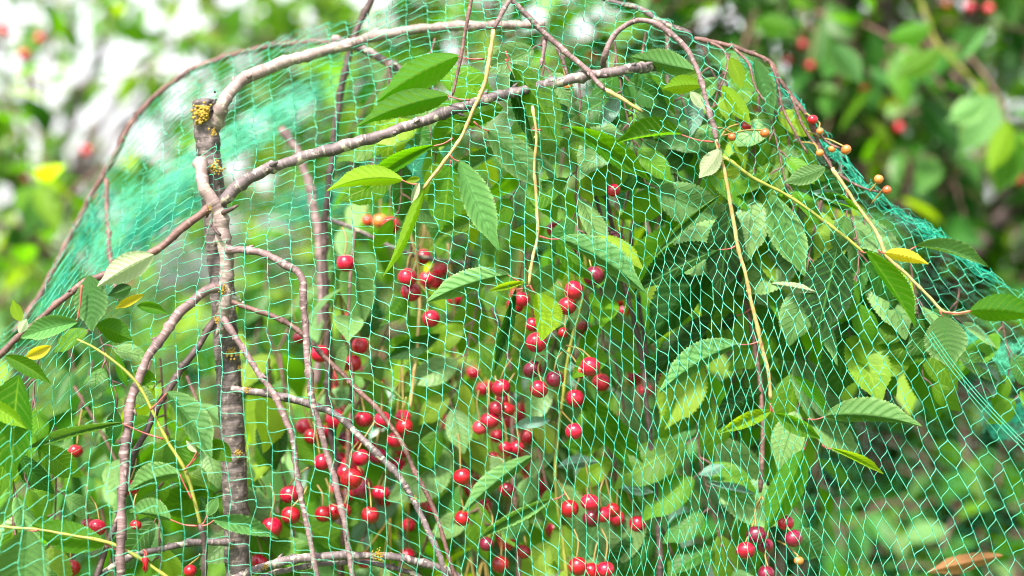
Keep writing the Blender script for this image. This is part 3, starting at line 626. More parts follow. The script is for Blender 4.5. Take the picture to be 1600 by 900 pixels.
CH = [(540,411,15,1.47,'k'),(637,433,15,1.455,'k',(655,385,1.5)),(642,456,16,1.47,'k',(655,385,1.5)),(673,498,15,1.46,'k',(652,440,1.5)),
 (660,402,14,1.54,'k'),(541,502,14,1.56,'k',(548,450,1.54)),(569,516,14,1.56,'p',(548,450,1.54)),(545,524,13,1.6,'p'),(565,542,12,1.58,'p'),
 (468,527,11,1.55,'k'),(611,352,15,1.6,'r'),(594,346,15,1.62,'o'),(575,345,12,1.63,'o'),
 (503,722,14,1.46,'k'),(563,715,14,1.43,'k',(585,660,1.44)),(549,748,18,1.42,'r',(560,690,1.44)),(566,762,18,1.46,'p',(560,700,1.48)),(453,772,16,1.45,'k',(482,730,1.45)),
 (454,805,15,1.43,'r',(480,760,1.44)),(505,803,14,1.46,'r'),(521,800,14,1.48,'r'),(578,805,15,1.42,'r',(575,750,1.44)),(424,824,18,1.45,'k'),(536,798,13,1.46,'r'),
 (525,655,17,1.52,'k'),(568,655,14,1.48,'k',(565,610,1.5)),(597,656,14,1.46,'k'),(632,667,14,1.455,'r',(635,620,1.46)),(405,878,14,1.46,'k'),(487,682,13,1.5,'r'),
 (414,795,12,1.5,'k'),(540,685,13,1.54,'p'),(590,712,14,1.5,'p'),(572,580,12,1.6,'r'),(590,598,12,1.6,'k'),(700,590,12,1.6,'p'),
 (958,297,11,1.42,'k',(950,250,1.43)),(868,358,15,1.46,'k'),(879,388,14,1.47,'p'),(940,362,15,1.45,'p'),(963,372,13,1.46,'p'),(895,396,12,1.48,'p'),
 (928,431,17,1.40,'p',(895,375,1.42)),(897,453,16,1.385,'k',(892,400,1.41)),(886,478,15,1.41,'k',(872,440,1.43)),(880,520,9,1.43,'r'),(838,535,17,1.40,'k',(875,495,1.43)),
 (832,577,15,1.41,'p',(850,555,1.41)),(867,592,14,1.41,'p',(878,550,1.42)),(922,573,17,1.385,'k',(885,540,1.43)),(842,608,15,1.39,'k',(850,558,1.41)),(908,580,12,1.42,'r',(880,545,1.44)),
 (783,606,15,1.42,'k',(800,560,1.46)),(776,638,14,1.44,'k'),(765,657,15,1.44,'k'),(792,640,13,1.46,'r'),(897,674,14,1.40,'k',(876,640,1.43)),(750,668,12,1.47,'n'),
 (722,745,14,1.455,'r'),(722,810,13,1.46,'r'),(760,850,12,1.46,'p'),(782,882,14,1.48,'r'),(890,795,15,1.43,'r',(872,750,1.45)),(922,785,15,1.43,'k'),
 (942,804,14,1.44,'k'),(957,797,12,1.45,'r'),(925,810,15,1.46,'p'),(903,885,16,1.42,'r'),(925,892,14,1.44,'r'),(946,890,15,1.43,'k'),(818,862,12,1.47,'r'),
 (792,765,13,1.48,'k'),(806,838,11,1.48,'r'),(790,700,11,1.5,'k'),(808,700,12,1.5,'k'),
 (1182,836,16,1.385,'p',(1190,775,1.41)),(1165,860,15,1.375,'k',(1188,780,1.41)),(1195,852,14,1.40,'p',(1190,775,1.41)),(1228,817,13,1.385,'k',(1230,770,1.4)),
 (1240,841,15,1.375,'p',(1215,800,1.4)),(1197,896,14,1.38,'p',(1205,850,1.4)),(1248,876,9,1.37,'o',(1215,845,1.39)),
 (118,705,12,1.46,'r'),(203,762,14,1.36,'r'),(212,820,9,1.39,'r'),(152,824,14,1.4,'k'),(138,820,12,1.42,'r'),(112,888,14,1.44,'r'),(297,892,11,1.37,'r',(312,866,1.36)),
 (1165,197,9,1.395,'r',(1125,215,1.38)),(1195,208,9,1.39,'o',(1130,212,1.38)),(1144,214,8,1.38,'o',(1122,200,1.37)),(1270,187,8,1.42,'r',(1262,180,1.43)),(1281,205,7,1.415,'o',(1265,190,1.43)),
 (1281,239,8,1.41,'o',(1250,222,1.43)),(1322,234,10,1.41,'o',(1275,215,1.43)),(1300,233,7,1.42,'o',(1262,205,1.43)),(1373,280,9,1.41,'o',(1358,300,1.42)),(1386,297,9,1.405,'o',(1362,318,1.42)),
 (888,135,8,1.40,'o'),(1107,85,7,1.42,'o'),(1517,704,9,1.7,'r'),(1472,452,8,1.5,'r')]
print('cherries', len(CH))
for c in CH[:100] if len(CH) > 100 else CH: cherry(*c)
# a shrivelled cherry hanging from the low shoot
o = blob(tree, 'shrivelled_cherry', at(227, 879, 1.345), .0022, M_ch['r'], 1, 1.0, 3, 40)
for v in o.data.vertices: v.co.z *= 3.2; v.co.x *= 1 + .3 * math.sin(v.co.z * 900)
# stalk ends and buds
tube_obj('stalk', catmull([at(227, 872, 1.345), at(229, 864, 1.345), at(224, 858, 1.346)], 4), .0007, M_pet, tree, 6)

# ------------------------------------------------------------------ foliage by the many: template leaves set along shoots
def tmpl(nu=6, droop=.25, fold=.35, wid=.25, curl=.0):
    t = np.linspace(0, 1, nu + 1); wv = leaf_profile(t) * wid
    V, UV = [], []
    for i, tt in enumerate(t):
        for s in (-1, -.5, 0, .5, 1):
            V.append((tt, s * wv[i], abs(s) * wv[i] * fold - droop * tt * tt)); UV.append((tt, .5 + .5 * s))
    V = np.array(V); i = (np.arange(nu)[:, None] * 5 + np.arange(4)[None, :]).ravel()
    return V, np.stack([i, i + 1, i + 6, i + 5], -1), np.array(UV)
TM = [tmpl(6, d, f, w_) for d, f, w_ in ((.15, .25, .24), (.3, .4, .25), (.05, .5, .22), (.4, .2, .27))]
def leaf_cloud(pos, dirs, ups, sizes, r, TM=TM):
    V, F, U = [], [], []; o = 0
    k = r.integers(0, len(TM), len(pos))
    for q in range(len(TM)):
        sel = np.where(k == q)[0]
        if not len(sel): continue
        tv, tf_, tu = TM[q]; d = dirs[sel]; d = d / np.linalg.norm(d, axis=1)[:, None]
        s = np.cross(ups[sel], d); s /= np.linalg.norm(s, axis=1)[:, None] + 1e-9; u = np.cross(d, s)
        W = pos[sel][:, None, :] + sizes[sel][:, None, None] * (tv[None, :, 0, None] * d[:, None, :] + tv[None, :, 1, None] * s[:, None, :] + tv[None, :, 2, None] * u[:, None, :])
        m = len(tv); V.append(W.reshape(-1, 3)); F.append((tf_[None] + (np.arange(len(sel)) * m)[:, None, None] + o).reshape(-1, 4)); U.append(np.tile(tu, (len(sel), 1))); o += m * len(sel)
    return np.vstack(V), np.vstack(F), np.vstack(U)
def shoots(starts, dirs, length, r, nper, size, droop=.5, spread=.8):
    """leafy shoots: returns leaf arrays and the shoot lines"""
    P, Dd, Up, Sz, lines = [], [], [], [], []
    for s0, d0 in zip(starts, dirs):
        d = d0 / np.linalg.norm(d0); p = s0.copy(); line = [p.copy()]; L = length * r.uniform(.6, 1.3)
        nn = max(3, int(nper * L / length))
        for i in range(nn):
            d = d + np.array([0, 0, -droop / nn]) + r.normal(0, .06, 3); d /= np.linalg.norm(d)
            p = p + d * L / nn; line.append(p.copy())
            side = np.cross(d, r.normal(0, 1, 3)); side /= np.linalg.norm(side) + 1e-9
            ld = side * spread + d * .5 + np.array([0, 0, -.35]) + r.normal(0, .2, 3)
            P.append(p); Dd.append(ld); Up.append(np.array([0, 0, 1.0]) + r.normal(0, .45, 3)); Sz.append(size * r.uniform(.65, 1.15))
        lines.append(np.array(line))
    return np.array(P), np.array(Dd), np.array(Up), np.array(Sz), lines
def lines_mesh(lines, r0, sides=5):
    return merge([tube(l, np.linspace(r0, r0 * .5, len(l)), sides, cap=False) for l in lines])

# inner leaves of the netted tree (uncountable, hanging behind the front shoots)
r = np.random.default_rng(3)
def inner(n, x0, x1, y0, y1, D0, D1, mat, seed, size=.056, nper=6, lname='twigs'):
    r = np.random.default_rng(seed); st, dr = [], []
    while len(st) < n:
        x, y = r.uniform(x0, x1), r.uniform(y0, y1)
        if y < roof(x) + 40: continue
        D = r.uniform(D0, D1)
        if x > 1215 and y > 600: continue
        st.append(at(x, y - 40, D)); dr.append(np.array([r.normal(0, .35), r.normal(0, .35), -1.0]))
    P, Dd, Up, Sz, lines = shoots(st, dr, .14, r, nper, size, .2, .9)
    return (P, Dd, Up, Sz), lines
RX = [-200, -60, 0, 60, 100, 150, 185, 230, 300, 400, 480, 560, 620, 680, 900, 960, 1000, 1060, 1110, 1190, 1225, 1250, 1290, 1330, 1360, 1390, 1450, 1500, 1560, 1600, 1660, 1850]
RY = [690, 570, 515, 460, 380, 290, 215, 160, 110, 70, 48, 22, 0, -28, -22, -12, 12, 42, 60, 92, 122, 160, 208, 248, 278, 313, 343, 378, 428, 458, 510, 700]
def roof(x): return float(np.interp(x, RX, RY))
acc = {}
lines_all = []
for key, n, box, Dr, sd_ in (('g', 44, (480, 1400, 60, 950), (1.50, 1.8), 1), ('d', 12, (520, 1500, 100, 950), (1.52, 1.85), 2), ('p', 20, (500, 1500, 80, 950), (1.50, 1.75), 3),
                             ('l', 5, (400, 1500, 250, 950), (1.5, 1.8), 4), ('y', 22, (450, 1500, 150, 950), (1.5, 1.8), 5), ('g', 16, (0, 480, 480, 1000), (1.47, 1.8), 6), ('d', 7, (0, 480, 450, 1000), (1.5, 1.85), 7),
                             ('p', 7, (0, 480, 520, 1000), (1.46, 1.75), 8), ('g', 26, (-100, 1700, 850, 1500), (1.42, 1.85), 9)):
    arr, ln = inner(n, *box, *Dr, None, sd_)
    acc.setdefault(key, []).append(arr); lines_all += ln
V, F, U, MI = [], [], [], []; off = 0; mats = []
for mi, (key, arrs) in enumerate(acc.items()):
    P, Dd, Up, Sz = [np.concatenate([a[j] for a in arrs]) for j in range(4)]
    v, f, u = leaf_cloud(P, Dd, Up, Sz, r); V.append(v); F.append(f + off); U.append(u); MI.append(np.full(len(f), mi)); off += len(v); mats.append(LM[key])
o = mesh_obj('inner_leaves', np.vstack(V), np.vstack(F), None, tree, np.vstack(U), mats=mats, midx=np.concatenate(MI)); o['kind'] = 'stuff'
# nearer leaves on the hanging shoots, toothed and veined like the ones placed one by one
DT = []
for q in range(7):
    r7 = random.Random(q); f_ = .05 + .03 * (q % 4)
    DT.append(leaf_geo(np.zeros(3), np.array([1.0, 0, -.05]), np.array([0, .02 * (q % 3 - 1), .05 + .02 * (q % 2)]), np.array([0, .25 + .03 * (q % 3), f_]), np.array([0, -.27, f_ * 1.2]),
                       np.array([0, 0, 1.0]), np.array([0, 0, 1.0]), nu=42, nv=4, corr=.013, serr=.08, r=r7))
rm = np.random.default_rng(77); mid = {k: [[], [], [], []] for k in 'gdpy'}; mlines = []
def hang(x, y, D, n, size, ks):
    d = np.array([rm.normal(0, .22), rm.normal(0, .08), -1.0]); p = at(x, y, D); line = [p.copy()]
    for i in range(n):
        d = d + rm.normal(0, .10, 3) * [1, .4, .3]; d /= np.linalg.norm(d); p = p + d * rm.uniform(.012, .02); line.append(p.copy())
        sd_ = 1 if i % 2 else -1; kk = ks[rm.integers(len(ks))]
        a_ = rm.uniform(.0, 1.15); ld = np.array([sd_ * math.sin(a_), rm.uniform(-.35, .25), -math.cos(a_) * rm.uniform(.5, 1.1)])
        m = mid[kk]; m[0].append(p + ld * .010); m[1].append(ld); m[2].append(np.array([rm.normal(0, .45), -.85 + rm.normal(0, .25), .35 + rm.normal(0, .35)])); m[3].append(size * rm.uniform(.6, 1.15))
        mlines.append(np.array([p, p + ld * .007 + [0, 0, .001], p + ld * .0125]))
    mlines.append(np.array(line))
for x, y, D, n, sz in ((600, 90, 1.47, 9, .05), (680, 60, 1.46, 7, .05), (850, 40, 1.44, 9, .06), (905, 130, 1.43, 9, .05), (1098, 72, 1.44, 5, .034), (1140, 84, 1.44, 6, .036), (1185, 105, 1.44, 7, .038), (1215, 150, 1.44, 7, .04), (1320, 290, 1.43, 6, .045), (1010, 48, 1.44, 6, .045), (960, 60, 1.44, 8, .062), (1010, 150, 1.46, 7, .066), (1060, 120, 1.46, 6, .070), (1130, 110, 1.45, 8, .074),
                        (1185, 150, 1.45, 8, .074), (1240, 230, 1.45, 8, .078), (1290, 290, 1.45, 6, .074), (1350, 340, 1.44, 6, .07), (1420, 400, 1.43, 6, .05), (1080, 500, 1.50, 6, .078), (1230, 480, 1.47, 6, .076), (1500, 450, 1.44, 4, .052), (1560, 480, 1.46, 6, .052),
                        (1090, 660, 1.47, 8, .068), (1000, 760, 1.48, 7, .065), (620, 470, 1.55, 9, .055), (760, 420, 1.53, 9, .055), (700, 620, 1.54, 8, .064), (960, 560, 1.49, 9, .066), (860, 330, 1.5, 8, .05), (840, 700, 1.51, 9, .05), (960, 800, 1.5, 8, .05), (600, 760, 1.55, 8, .055),
                        (60, 560, 1.385, 6, .045), (20, 640, 1.38, 8, .05), (150, 480, 1.40, 5, .036), (250, 560, 1.44, 7, .05), (90, 700, 1.43, 8, .055), (300, 640, 1.47, 9, .055), (420, 560, 1.5, 9, .055), (450, 760, 1.5, 8, .055), (250, 780, 1.42, 6, .05)):
    hang(x, y, D, n, sz, 'gggdpppy' if x > 520 else 'ggggppyd')
V, F, U, MI = [], [], [], []; off = 0; mats = []
for mi, (key, m) in enumerate(mid.items()):
    v, f, u = leaf_cloud(np.array(m[0]), np.array(m[1]), np.array(m[2]), np.array(m[3]), rm, DT); V.append(v); F.append(f + off); U.append(u); MI.append(np.full(len(f), mi)); off += len(v); mats.append(LM[key])
o = mesh_obj('hanging_leaves', np.vstack(V), np.vstack(F), None, tree, np.vstack(U), mats=mats, midx=np.concatenate(MI)); o['kind'] = 'stuff'
v, f, u = lines_mesh(mlines, .0011); o = mesh_obj('leaf_stems', v, f, M_red, tree, u); o['kind'] = 'stuff'
v, f, u = lines_mesh(lines_all, .0016); o = mesh_obj('inner_twigs', v, f, M_red, tree, u); o['kind'] = 'stuff'

parts = []; stk_ = []; rc = np.random.default_rng(8); sf_ = np.array(SF)
for q in range(58):
    cx_, cy_ = rc.uniform(500, 1000), rc.uniform(400, 960)
    if cx_ < 600: cy_ = max(cy_, 520 + (cy_ - 400) * .75)
    c = at(cx_, cy_, rc.uniform(1.48, 1.62) if q % 2 else rc.uniform(1.6, 1.85)); n_ = rc.integers(2, 5)
    for j in range(n_):
        p = c + rc.normal(0, .012, 3); parts.append((SV * .0079 * rc.uniform(.85, 1.1) + p, sf_, np.zeros((len(SV), 2)))); stk_.append(tube(catmull([p + [0, 0, .006], (p + c) / 2 + [0, 0, .028], c + [0, 0, .05]], 4), .0008, 4, cap=False))
v, f, u = merge(parts); o = mesh_obj('inner_cherries', v, f, M_ch['k'], tree); o['kind'] = 'stuff'
v, f, u = merge(stk_); o = mesh_obj('inner_stalks', v, f, M_stalk, tree); o['kind'] = 'stuff'

# ------------------------------------------------------------------ bird netting
NC = [ # x, y, step down the mesh (ax, ay), step across (bx, by)
 (-150, 900, -4, 33, 36, -10), (100, 750, -4, 32, 35, -9), (40, 640, -5, 22, 33, -12), (30, 560, -2, 11, 26, -16), (200, 620, -1, 33, 38, 2), (300, 750, 3, 37, 41, 8), (200, 870, 0, 36, 38, 0),
 (420, 540, 2, 26, 39, 7), (420, 680, 4, 33, 39, 14), (500, 800, 4, 34, 33, 18), (450, 450, 0, 18, 34, 4), (350, 450, 0, 19, 37, -2), (350, 620, 3, 30, 41, 6),
 (250, 500, -3, 22, 34, -4), (200, 450, -3, 16, 28, -7), (180, 400, -3, 9, 20, -11), (200, 330, -3, 10, 20, -10), (260, 350, -3, 14, 27, -8), (330, 300, 0, 16, 30, 1), (400, 350, 1, 17, 32, 2),
 (110, 360, 2, 4, 14, -22), (150, 330, 2, 6, 15, -20), (100, 430, -1, 5, 14, -18), (250, 150, 4, 4, 26, -16), (220, 220, 4, 5, 20, -22), (320, 120, 4, 5, 28, -13), (300, 220, 0, 12, 26, -8),
 (450, 200, 1, 17, 31, 3), (420, 110, 2, 9, 30, -11), (500, 80, 2, 9, 29, -5), (600, 200, 2, 19, 31, 8), (600, 60, 1, 13, 29, 1), (520, 300, 1, 18, 31, 6), (560, 420, 4, 21, 33, 17),
 (500, 600, 4, 28, 33, 16), (650, 470, 2, 26, 31, 22), (700, 100, 2, 19, 29, 9), (700, 300, 3, 24, 29, 16), (700, 700, 1, 33, 27, 28), (620, 850, 3, 34, 29, 25), (780, 200, 4, 27, 19, 19), (800, 0, 0, 16, 20, 12),
 (900, 100, -2, 18, 20, 15), (800, 500, 1, 29, 23, 27), (800, 350, 2, 28, 21, 23), (940, 450, 1, 30, 18, 26), (900, 280, 0, 24, 19, 22), (900, 700, 0, 34, 19, 31), (820, 850, 0, 35, 22, 33),
 (1050, 110, -3, 22, 23, 17), (1050, 260, -3, 25, 18, 24), (1050, 420, -2, 32, 13, 29), (1130, 670, -2, 34, 11, 29), (1050, 800, -1, 36, 13, 33), (1180, 550, -3, 31, 11, 29), (1180, 850, -3, 32, 12, 31),
 (1160, 150, -4, 14, 13, 14), (1200, 300, -6, 20, 11, 22), (1280, 230, -6, 10, 9, 13), (1250, 650, -6, 28, 12, 30), (1350, 650, -10, 24, 13, 30), (1300, 450, -10, 18, 10, 26), (1350, 400, -13, 14, 9, 22), (1400, 340, -12, 8, 9, 15),
 (1450, 620, -14, 20, 14, 30), (1420, 800, -12, 21, 14, 30), (1530, 830, -16, 18, 14, 30), (1550, 650, -17, 18, 15, 28), (1550, 480, -15, 10, 12, 18), (1480, 430, -14, 11, 10, 19), (1300, 850, -7, 27, 13, 30), (1700, 800, -18, 18, 15, 28),
 (600, 1050, 2, 34, 30, 22), (1000, 1050, -1, 35, 18, 32), (1500, 1050, -14, 20, 14, 30), (200, 1050, 0, 36, 38, 2), (1000, 0, -3, 14, 20, 13), (900, -60, -2, 14, 22, 10)]
NC = np.array(NC, float)
def solve_field(NC, X0, X1, Y0, Y1, h, power=3.2):
    """two fields over the picture plane whose whole-number crossings are the knots of the mesh"""
    nx = int((X1 - X0) / h) + 1; ny = int((Y1 - Y0) / h) + 1
    def grads(x, y):
        d = np.hypot(x[..., None] - NC[:, 0], y[..., None] - NC[:, 1]) + 12; wt = d ** -power; wt /= wt.sum(-1, keepdims=True)
        a = wt @ NC[:, 2:4]; b = wt @ NC[:, 4:6]; det = a[..., 0] * b[..., 1] - a[..., 1] * b[..., 0]
        return (-a[..., 1] / det, a[..., 0] / det), (b[..., 1] / det, -b[..., 0] / det), np.sqrt(np.abs(det))
    n = nx * ny; idx = np.arange(n).reshape(ny, nx); gx = X0 + h * np.arange(nx); gy = Y0 + h * np.arange(ny)
    HX, HY = np.meshgrid(gx[:-1] + h / 2, gy); VX, VY = np.meshgrid(gx, gy[:-1] + h / 2)
    gh, gv = grads(HX, HY), grads(VX, VY); mh, mv = HX.size, VX.size; A = np.zeros((mh + mv + 1, n)); e = np.arange(mh)
    A[e, idx[:, :-1].ravel()] = -1 / h; A[e, idx[:, 1:].ravel()] = 1 / h
    e = mh + np.arange(mv); A[e, idx[:-1].ravel()] = -1 / h; A[e, idx[1:].ravel()] = 1 / h; A[-1, 0] = 1
    W = np.concatenate([gh[2].ravel(), gv[2].ravel(), [1]]); AW = A * W[:, None]; AtA = AW.T @ AW
    out = []
    for q in (0, 1):
        rhs = np.concatenate([gh[q][0].ravel(), gv[q][1].ravel(), [0]]); out.append(np.linalg.solve(AtA, AW.T @ (rhs * W)).reshape(ny, nx))
    return out[0], out[1], X0, Y0, h
def upsample(Z, k):
    def up1(Z):
        n = Z.shape[0]; P = np.vstack([2 * Z[0] - Z[1], Z, 2 * Z[-1] - Z[-2]]); out = []
        for i in range(n - 1):
            a, b, c, d = P[i:i + 4]
            for t in np.arange(k) / k: out.append(.5 * (2 * b + (c - a) * t + (2 * a - 5 * b + 4 * c - d) * t * t + (3 * b - a - 3 * c + d) * t ** 3))
        out.append(P[-2]); return np.array(out)
    return up1(up1(Z).T).T
def knots(U, Vv, X0, Y0, h, k=6):
    U, Vv = upsample(U, k), upsample(Vv, k); hh = h / k; K_ = {}
    ny, nx = U.shape
    for tri in (((0, 0), (1, 0), (0, 1)), ((1, 1), (0, 1), (1, 0))):
        (x1, y1), (x2, y2), (x3, y3) = tri
        s = lambda Z, x, y: Z[y:ny - 1 + y, x:nx - 1 + x]
        u1, u2, u3 = s(U, x1, y1), s(U, x2, y2), s(U, x3, y3); v1, v2, v3 = s(Vv, x1, y1), s(Vv, x2, y2), s(Vv, x3, y3)
        iu0 = np.ceil(np.minimum(np.minimum(u1, u2), u3)); iv0 = np.ceil(np.minimum(np.minimum(v1, v2), v3))
        det = (u2 - u1) * (v3 - v1) - (u3 - u1) * (v2 - v1)
        for du in range(3):
            for dv in range(5):
                a, b = iu0 + du, iv0 + dv
                l2 = ((a - u1) * (v3 - v1) - (u3 - u1) * (b - v1)) / det; l3 = ((u2 - u1) * (b - v1) - (a - u1) * (v2 - v1)) / det
                ok = np.isfinite(l2) & (l2 >= -1e-9) & (l3 >= -1e-9) & (l2 + l3 <= 1 + 1e-9)
                for yy, xx in zip(*np.where(ok)):
                    p = (X0 + hh * (xx + x1 + l2[yy, xx] * (x2 - x1) + l3[yy, xx] * (x3 - x1)), Y0 + hh * (yy + y1 + l2[yy, xx] * (y2 - y1) + l3[yy, xx] * (y3 - y1)))
                    K_.setdefault((int(a[yy, xx]), int(b[yy, xx])), p)
    return K_
ZC = np.array([(-150, 1000, 1.27), (0, 900, 1.285), (0, 700, 1.30), (200, 800, 1.30), (350, 650, 1.325), (350, 450, 1.355), (500, 800, 1.325), (500, 400, 1.37), (330, 250, 1.385), (650, 650, 1.345), (800, 600, 1.345), (1000, 700, 1.345), (1200, 600, 1.345), (1200, 800, 1.35), (1500, 800, 1.37), (1400, 550, 1.365),
   (1600, 460, 1.44), (1500, 380, 1.44), (1700, 700, 1.42), (1390, 315, 1.44), (1290, 215, 1.44), (1000, 20, 1.44), (1100, 200, 1.345), (1060, 40, 1.43), (1190, 95, 1.43), (800, 10, 1.37), (800, 200, 1.345), (660, 0, 1.47), (600, 60, 1.43), (450, 100, 1.46), (470, 52, 1.55), (300, 115, 1.58), (230, 165, 1.58), (185, 215, 1.58), (150, 290, 1.58), (320, 180, 1.45), (250, 350, 1.40),
   (100, 380, 1.56), (0, 515, 1.50), (60, 600, 1.36), (160, 450, 1.39), (100, 500, 1.38), (600, 1100, 1.31), (1200, 1100, 1.33), (900, 400, 1.342), (1300, 350, 1.375), (1000, 120, 1.39)])
def Zf(x, y):
    x, y = np.asarray(x, float), np.asarray(y, float)
    d2 = (x[..., None] - ZC[:, 0]) ** 2 + (y[..., None] - ZC[:, 1]) ** 2 + 35.0 ** 2
    wt = d2 ** -1.6; return (wt @ ZC[:, 2]) / wt.sum(-1)
def rimdist(x, y):      # distance in picture units below the rim of the dome
    return np.asarray(y) - np.interp(x, RX, RY)
def Zback(x, y):
    return Zf(x, y) + .012 + .55 * (1 - np.exp(-np.maximum(rimdist(x, y), 0) / 170.0))
def net_mesh(Kd, Zfun, rad, name, parent, seed, n=6, dirfun=None, jit=1.7, keep=None, knot=2.4, sides=4, ts=1.0, amp=1.0):
    r = np.random.default_rng(seed)
    keys = [k for k, p in Kd.items() if (keep is None or keep(*p))]
    ix = {k: i for i, k in enumerate(keys)}; XY = np.array([Kd[k] for k in keys]); XY = XY + r.normal(0, jit, XY.shape)
    # long slow unevenness of a hand-hung net
    XY[:, 0] += 2.2 * np.sin(XY[:, 1] / 37 + XY[:, 0] / 61) * jit; XY[:, 1] += 1.6 * np.sin(XY[:, 0] / 29 + 1.3 * np.sin(XY[:, 1] / 53)) * jit
    Zk = Zfun(XY[:, 0], XY[:, 1]) + r.normal(0, .0006, len(XY))
    ea, eb, fam = [], [], []
    for (i, j), q in ix.items():
        for f, kk in enumerate(((i, j + 1), (i + 1, j))):
            if kk in ix: ea.append(q); eb.append(ix[kk]); fam.append(f)
    ea, eb, fam = np.array(ea), np.array(eb), np.array(fam)
    dl = np.hypot(*(XY[eb] - XY[ea]).T); ok = (dl < 75) & (dl > .5); ea, eb, fam = ea[ok], eb[ok], fam[ok]
    gx = np.clip((XY[:, 0] - 850) / 650, 0, 1) * .42; dv = np.stack([gx, np.ones(len(XY))], -1)
    if dirfun is not None: dv = dirfun(XY)
    dv /= np.linalg.norm(dv, axis=1)[:, None]
    # knot half length follows the local mesh size
    loc = np.full(len(XY), 18.0); sm = np.zeros(len(XY)); cn = np.zeros(len(XY)); np.add.at(sm, ea, np.hypot(*(XY[eb] - XY[ea]).T)); np.add.at(cn, ea, 1); loc[cn > 0] = sm[cn > 0] / cn[cn > 0]
    hl = np.clip(loc * .10, .7, knot * 1.2)
    A3 = XY[ea] + dv[ea] * hl[ea][:, None]; B3 = XY[eb] - dv[eb] * hl[eb][:, None]
    d = np.hypot(*(XY[eb] - XY[ea]).T)
    uv_ = (XY[eb] - XY[ea]) / d[:, None]; sn = np.abs(uv_[:, 0] * dv[ea][:, 1] - uv_[:, 1] * dv[ea][:, 0])
    tl = (d * r.uniform(.8, 1.25, len(d)) * (.04 + .28 * sn) * amp)[:, None]
    t = np.linspace(0, 1, n)[None, :, None]
    C1 = A3 + dv[ea] * tl; C2 = B3 - dv[eb] * tl
    # threads of the long family stay straighter
    Pxy = (1 - t) ** 3 * A3[:, None] + 3 * t * (1 - t) ** 2 * C1[:, None] + 3 * t * t * (1 - t) * C2[:, None] + t ** 3 * B3[:, None]
    Pz = (1 - t[..., 0]) * Zk[ea][:, None] + t[..., 0] * Zk[eb][:, None]
    def W3(xy, z): return np.stack([(xy[..., 0] - 800) * K * z, z, CAMZ - (xy[..., 1] - 450) * K * z], -1)
    P = W3(Pxy, Pz)
    kn0 = W3(XY - dv * hl[:, None], Zk); kn1 = W3(XY + dv * hl[:, None], Zk)
    def tubes(P, R):
        E, n_, _ = P.shape; T = np.gradient(P, axis=1); T /= np.linalg.norm(T, axis=2, keepdims=True) + 1e-12
        ref = np.array([0, 1.0, 0]); A_ = np.cross(T, ref); A_ /= np.linalg.norm(A_, axis=2, keepdims=True) + 1e-9; B_ = np.cross(T, A_)
        th = np.linspace(0, 2 * np.pi, sides, endpoint=False) + .6
        ring = A_[:, :, None] * np.cos(th)[None, None, :, None] + B_[:, :, None] * np.sin(th)[None, None, :, None]
        Vv = (P[:, :, None] + ring * R[:, :, None, None]).reshape(-1, 3)
        base = (np.arange(E)[:, None, None] * n_ + np.arange(n_ - 1)[None, :, None]) * sides; j = np.arange(sides)[None, None, :]; j2 = (j + 1) % sides
        return Vv, np.stack([base + j, base + j2, base + sides + j2, base + sides + j], -1).reshape(-1, 4)
    V1, F1 = tubes(P, np.broadcast_to(rad * ts * r.uniform(.85, 1.15, (len(ea), 1)), (len(ea), n)).copy())
    tt = np.linspace(-.15, 1.15, 5)[None, :, None]; Pk = kn0[:, None] * (1 - tt) + kn1[:, None] * tt
    Rk = np.broadcast_to(rad * np.array([.7, 1.3, 1.6, 1.3, .7])[None], (len(XY), 5)).copy()
    V2, F2 = tubes(Pk, Rk)
    Vv = np.vstack([V1, V2]); F = np.vstack([F1, F2 + len(V1)]); mi = np.concatenate([np.zeros(len(F1)), np.ones(len(F2))])
    print(name, 'knots', len(XY), 'edges', len(ea))
    return mesh_obj(name, Vv, F, None, parent, loc=tuple(parent.location) if parent else None, mats=[M_thr, M_knot], midx=mi)
net = thing('bird_net', 'green knotted bird netting draped as a dome over the weeping cherry tree', 'net', (0, 1.6, 1.2))
U_, V_, X0, Y0, hh = solve_field(NC, -150, 1800, -110, 1130, 52)
KF = knots(U_, V_, X0, Y0, hh)
inside = lambda x, y: y > roof(x) - 2
net_mesh(KF, Zf, .00025, 'front_netting', net, 1, keep=inside, n=7)
# the far side of the dome
BC = [(0, 600, 1, 12, 24, -14), (150, 300, 2, 7, 17, -16), (300, 150, 2, 8, 24, -12), (400, 300, 1, 14, 24, 0), (700, 200, 2, 15, 22, 4), (700, 600, 0, 22, 22, 4), (1000, 100, -2, 15, 20, 10), (1200, 200, -4, 12, 14, 12), (1200, 600, -4, 24, 22, 8), (1500, 500, -8, 12, 15, 14), (1500, 900, -4, 22, 22, 8), (300, 800, 0, 22, 22, 2), (-100, 900, 0, 22, 22, 0), (900, 1000, 0, 22, 22, 0)]
U2, V2_, X0, Y0, hh = solve_field(np.array(BC, float), -150, 1800, -110, 1130, 78)
KB = knots(U2, V2_, X0, Y0, hh)
net_mesh(KB, Zback, .00018, 'rear_netting', net, 2, keep=inside, n=4, sides=3)
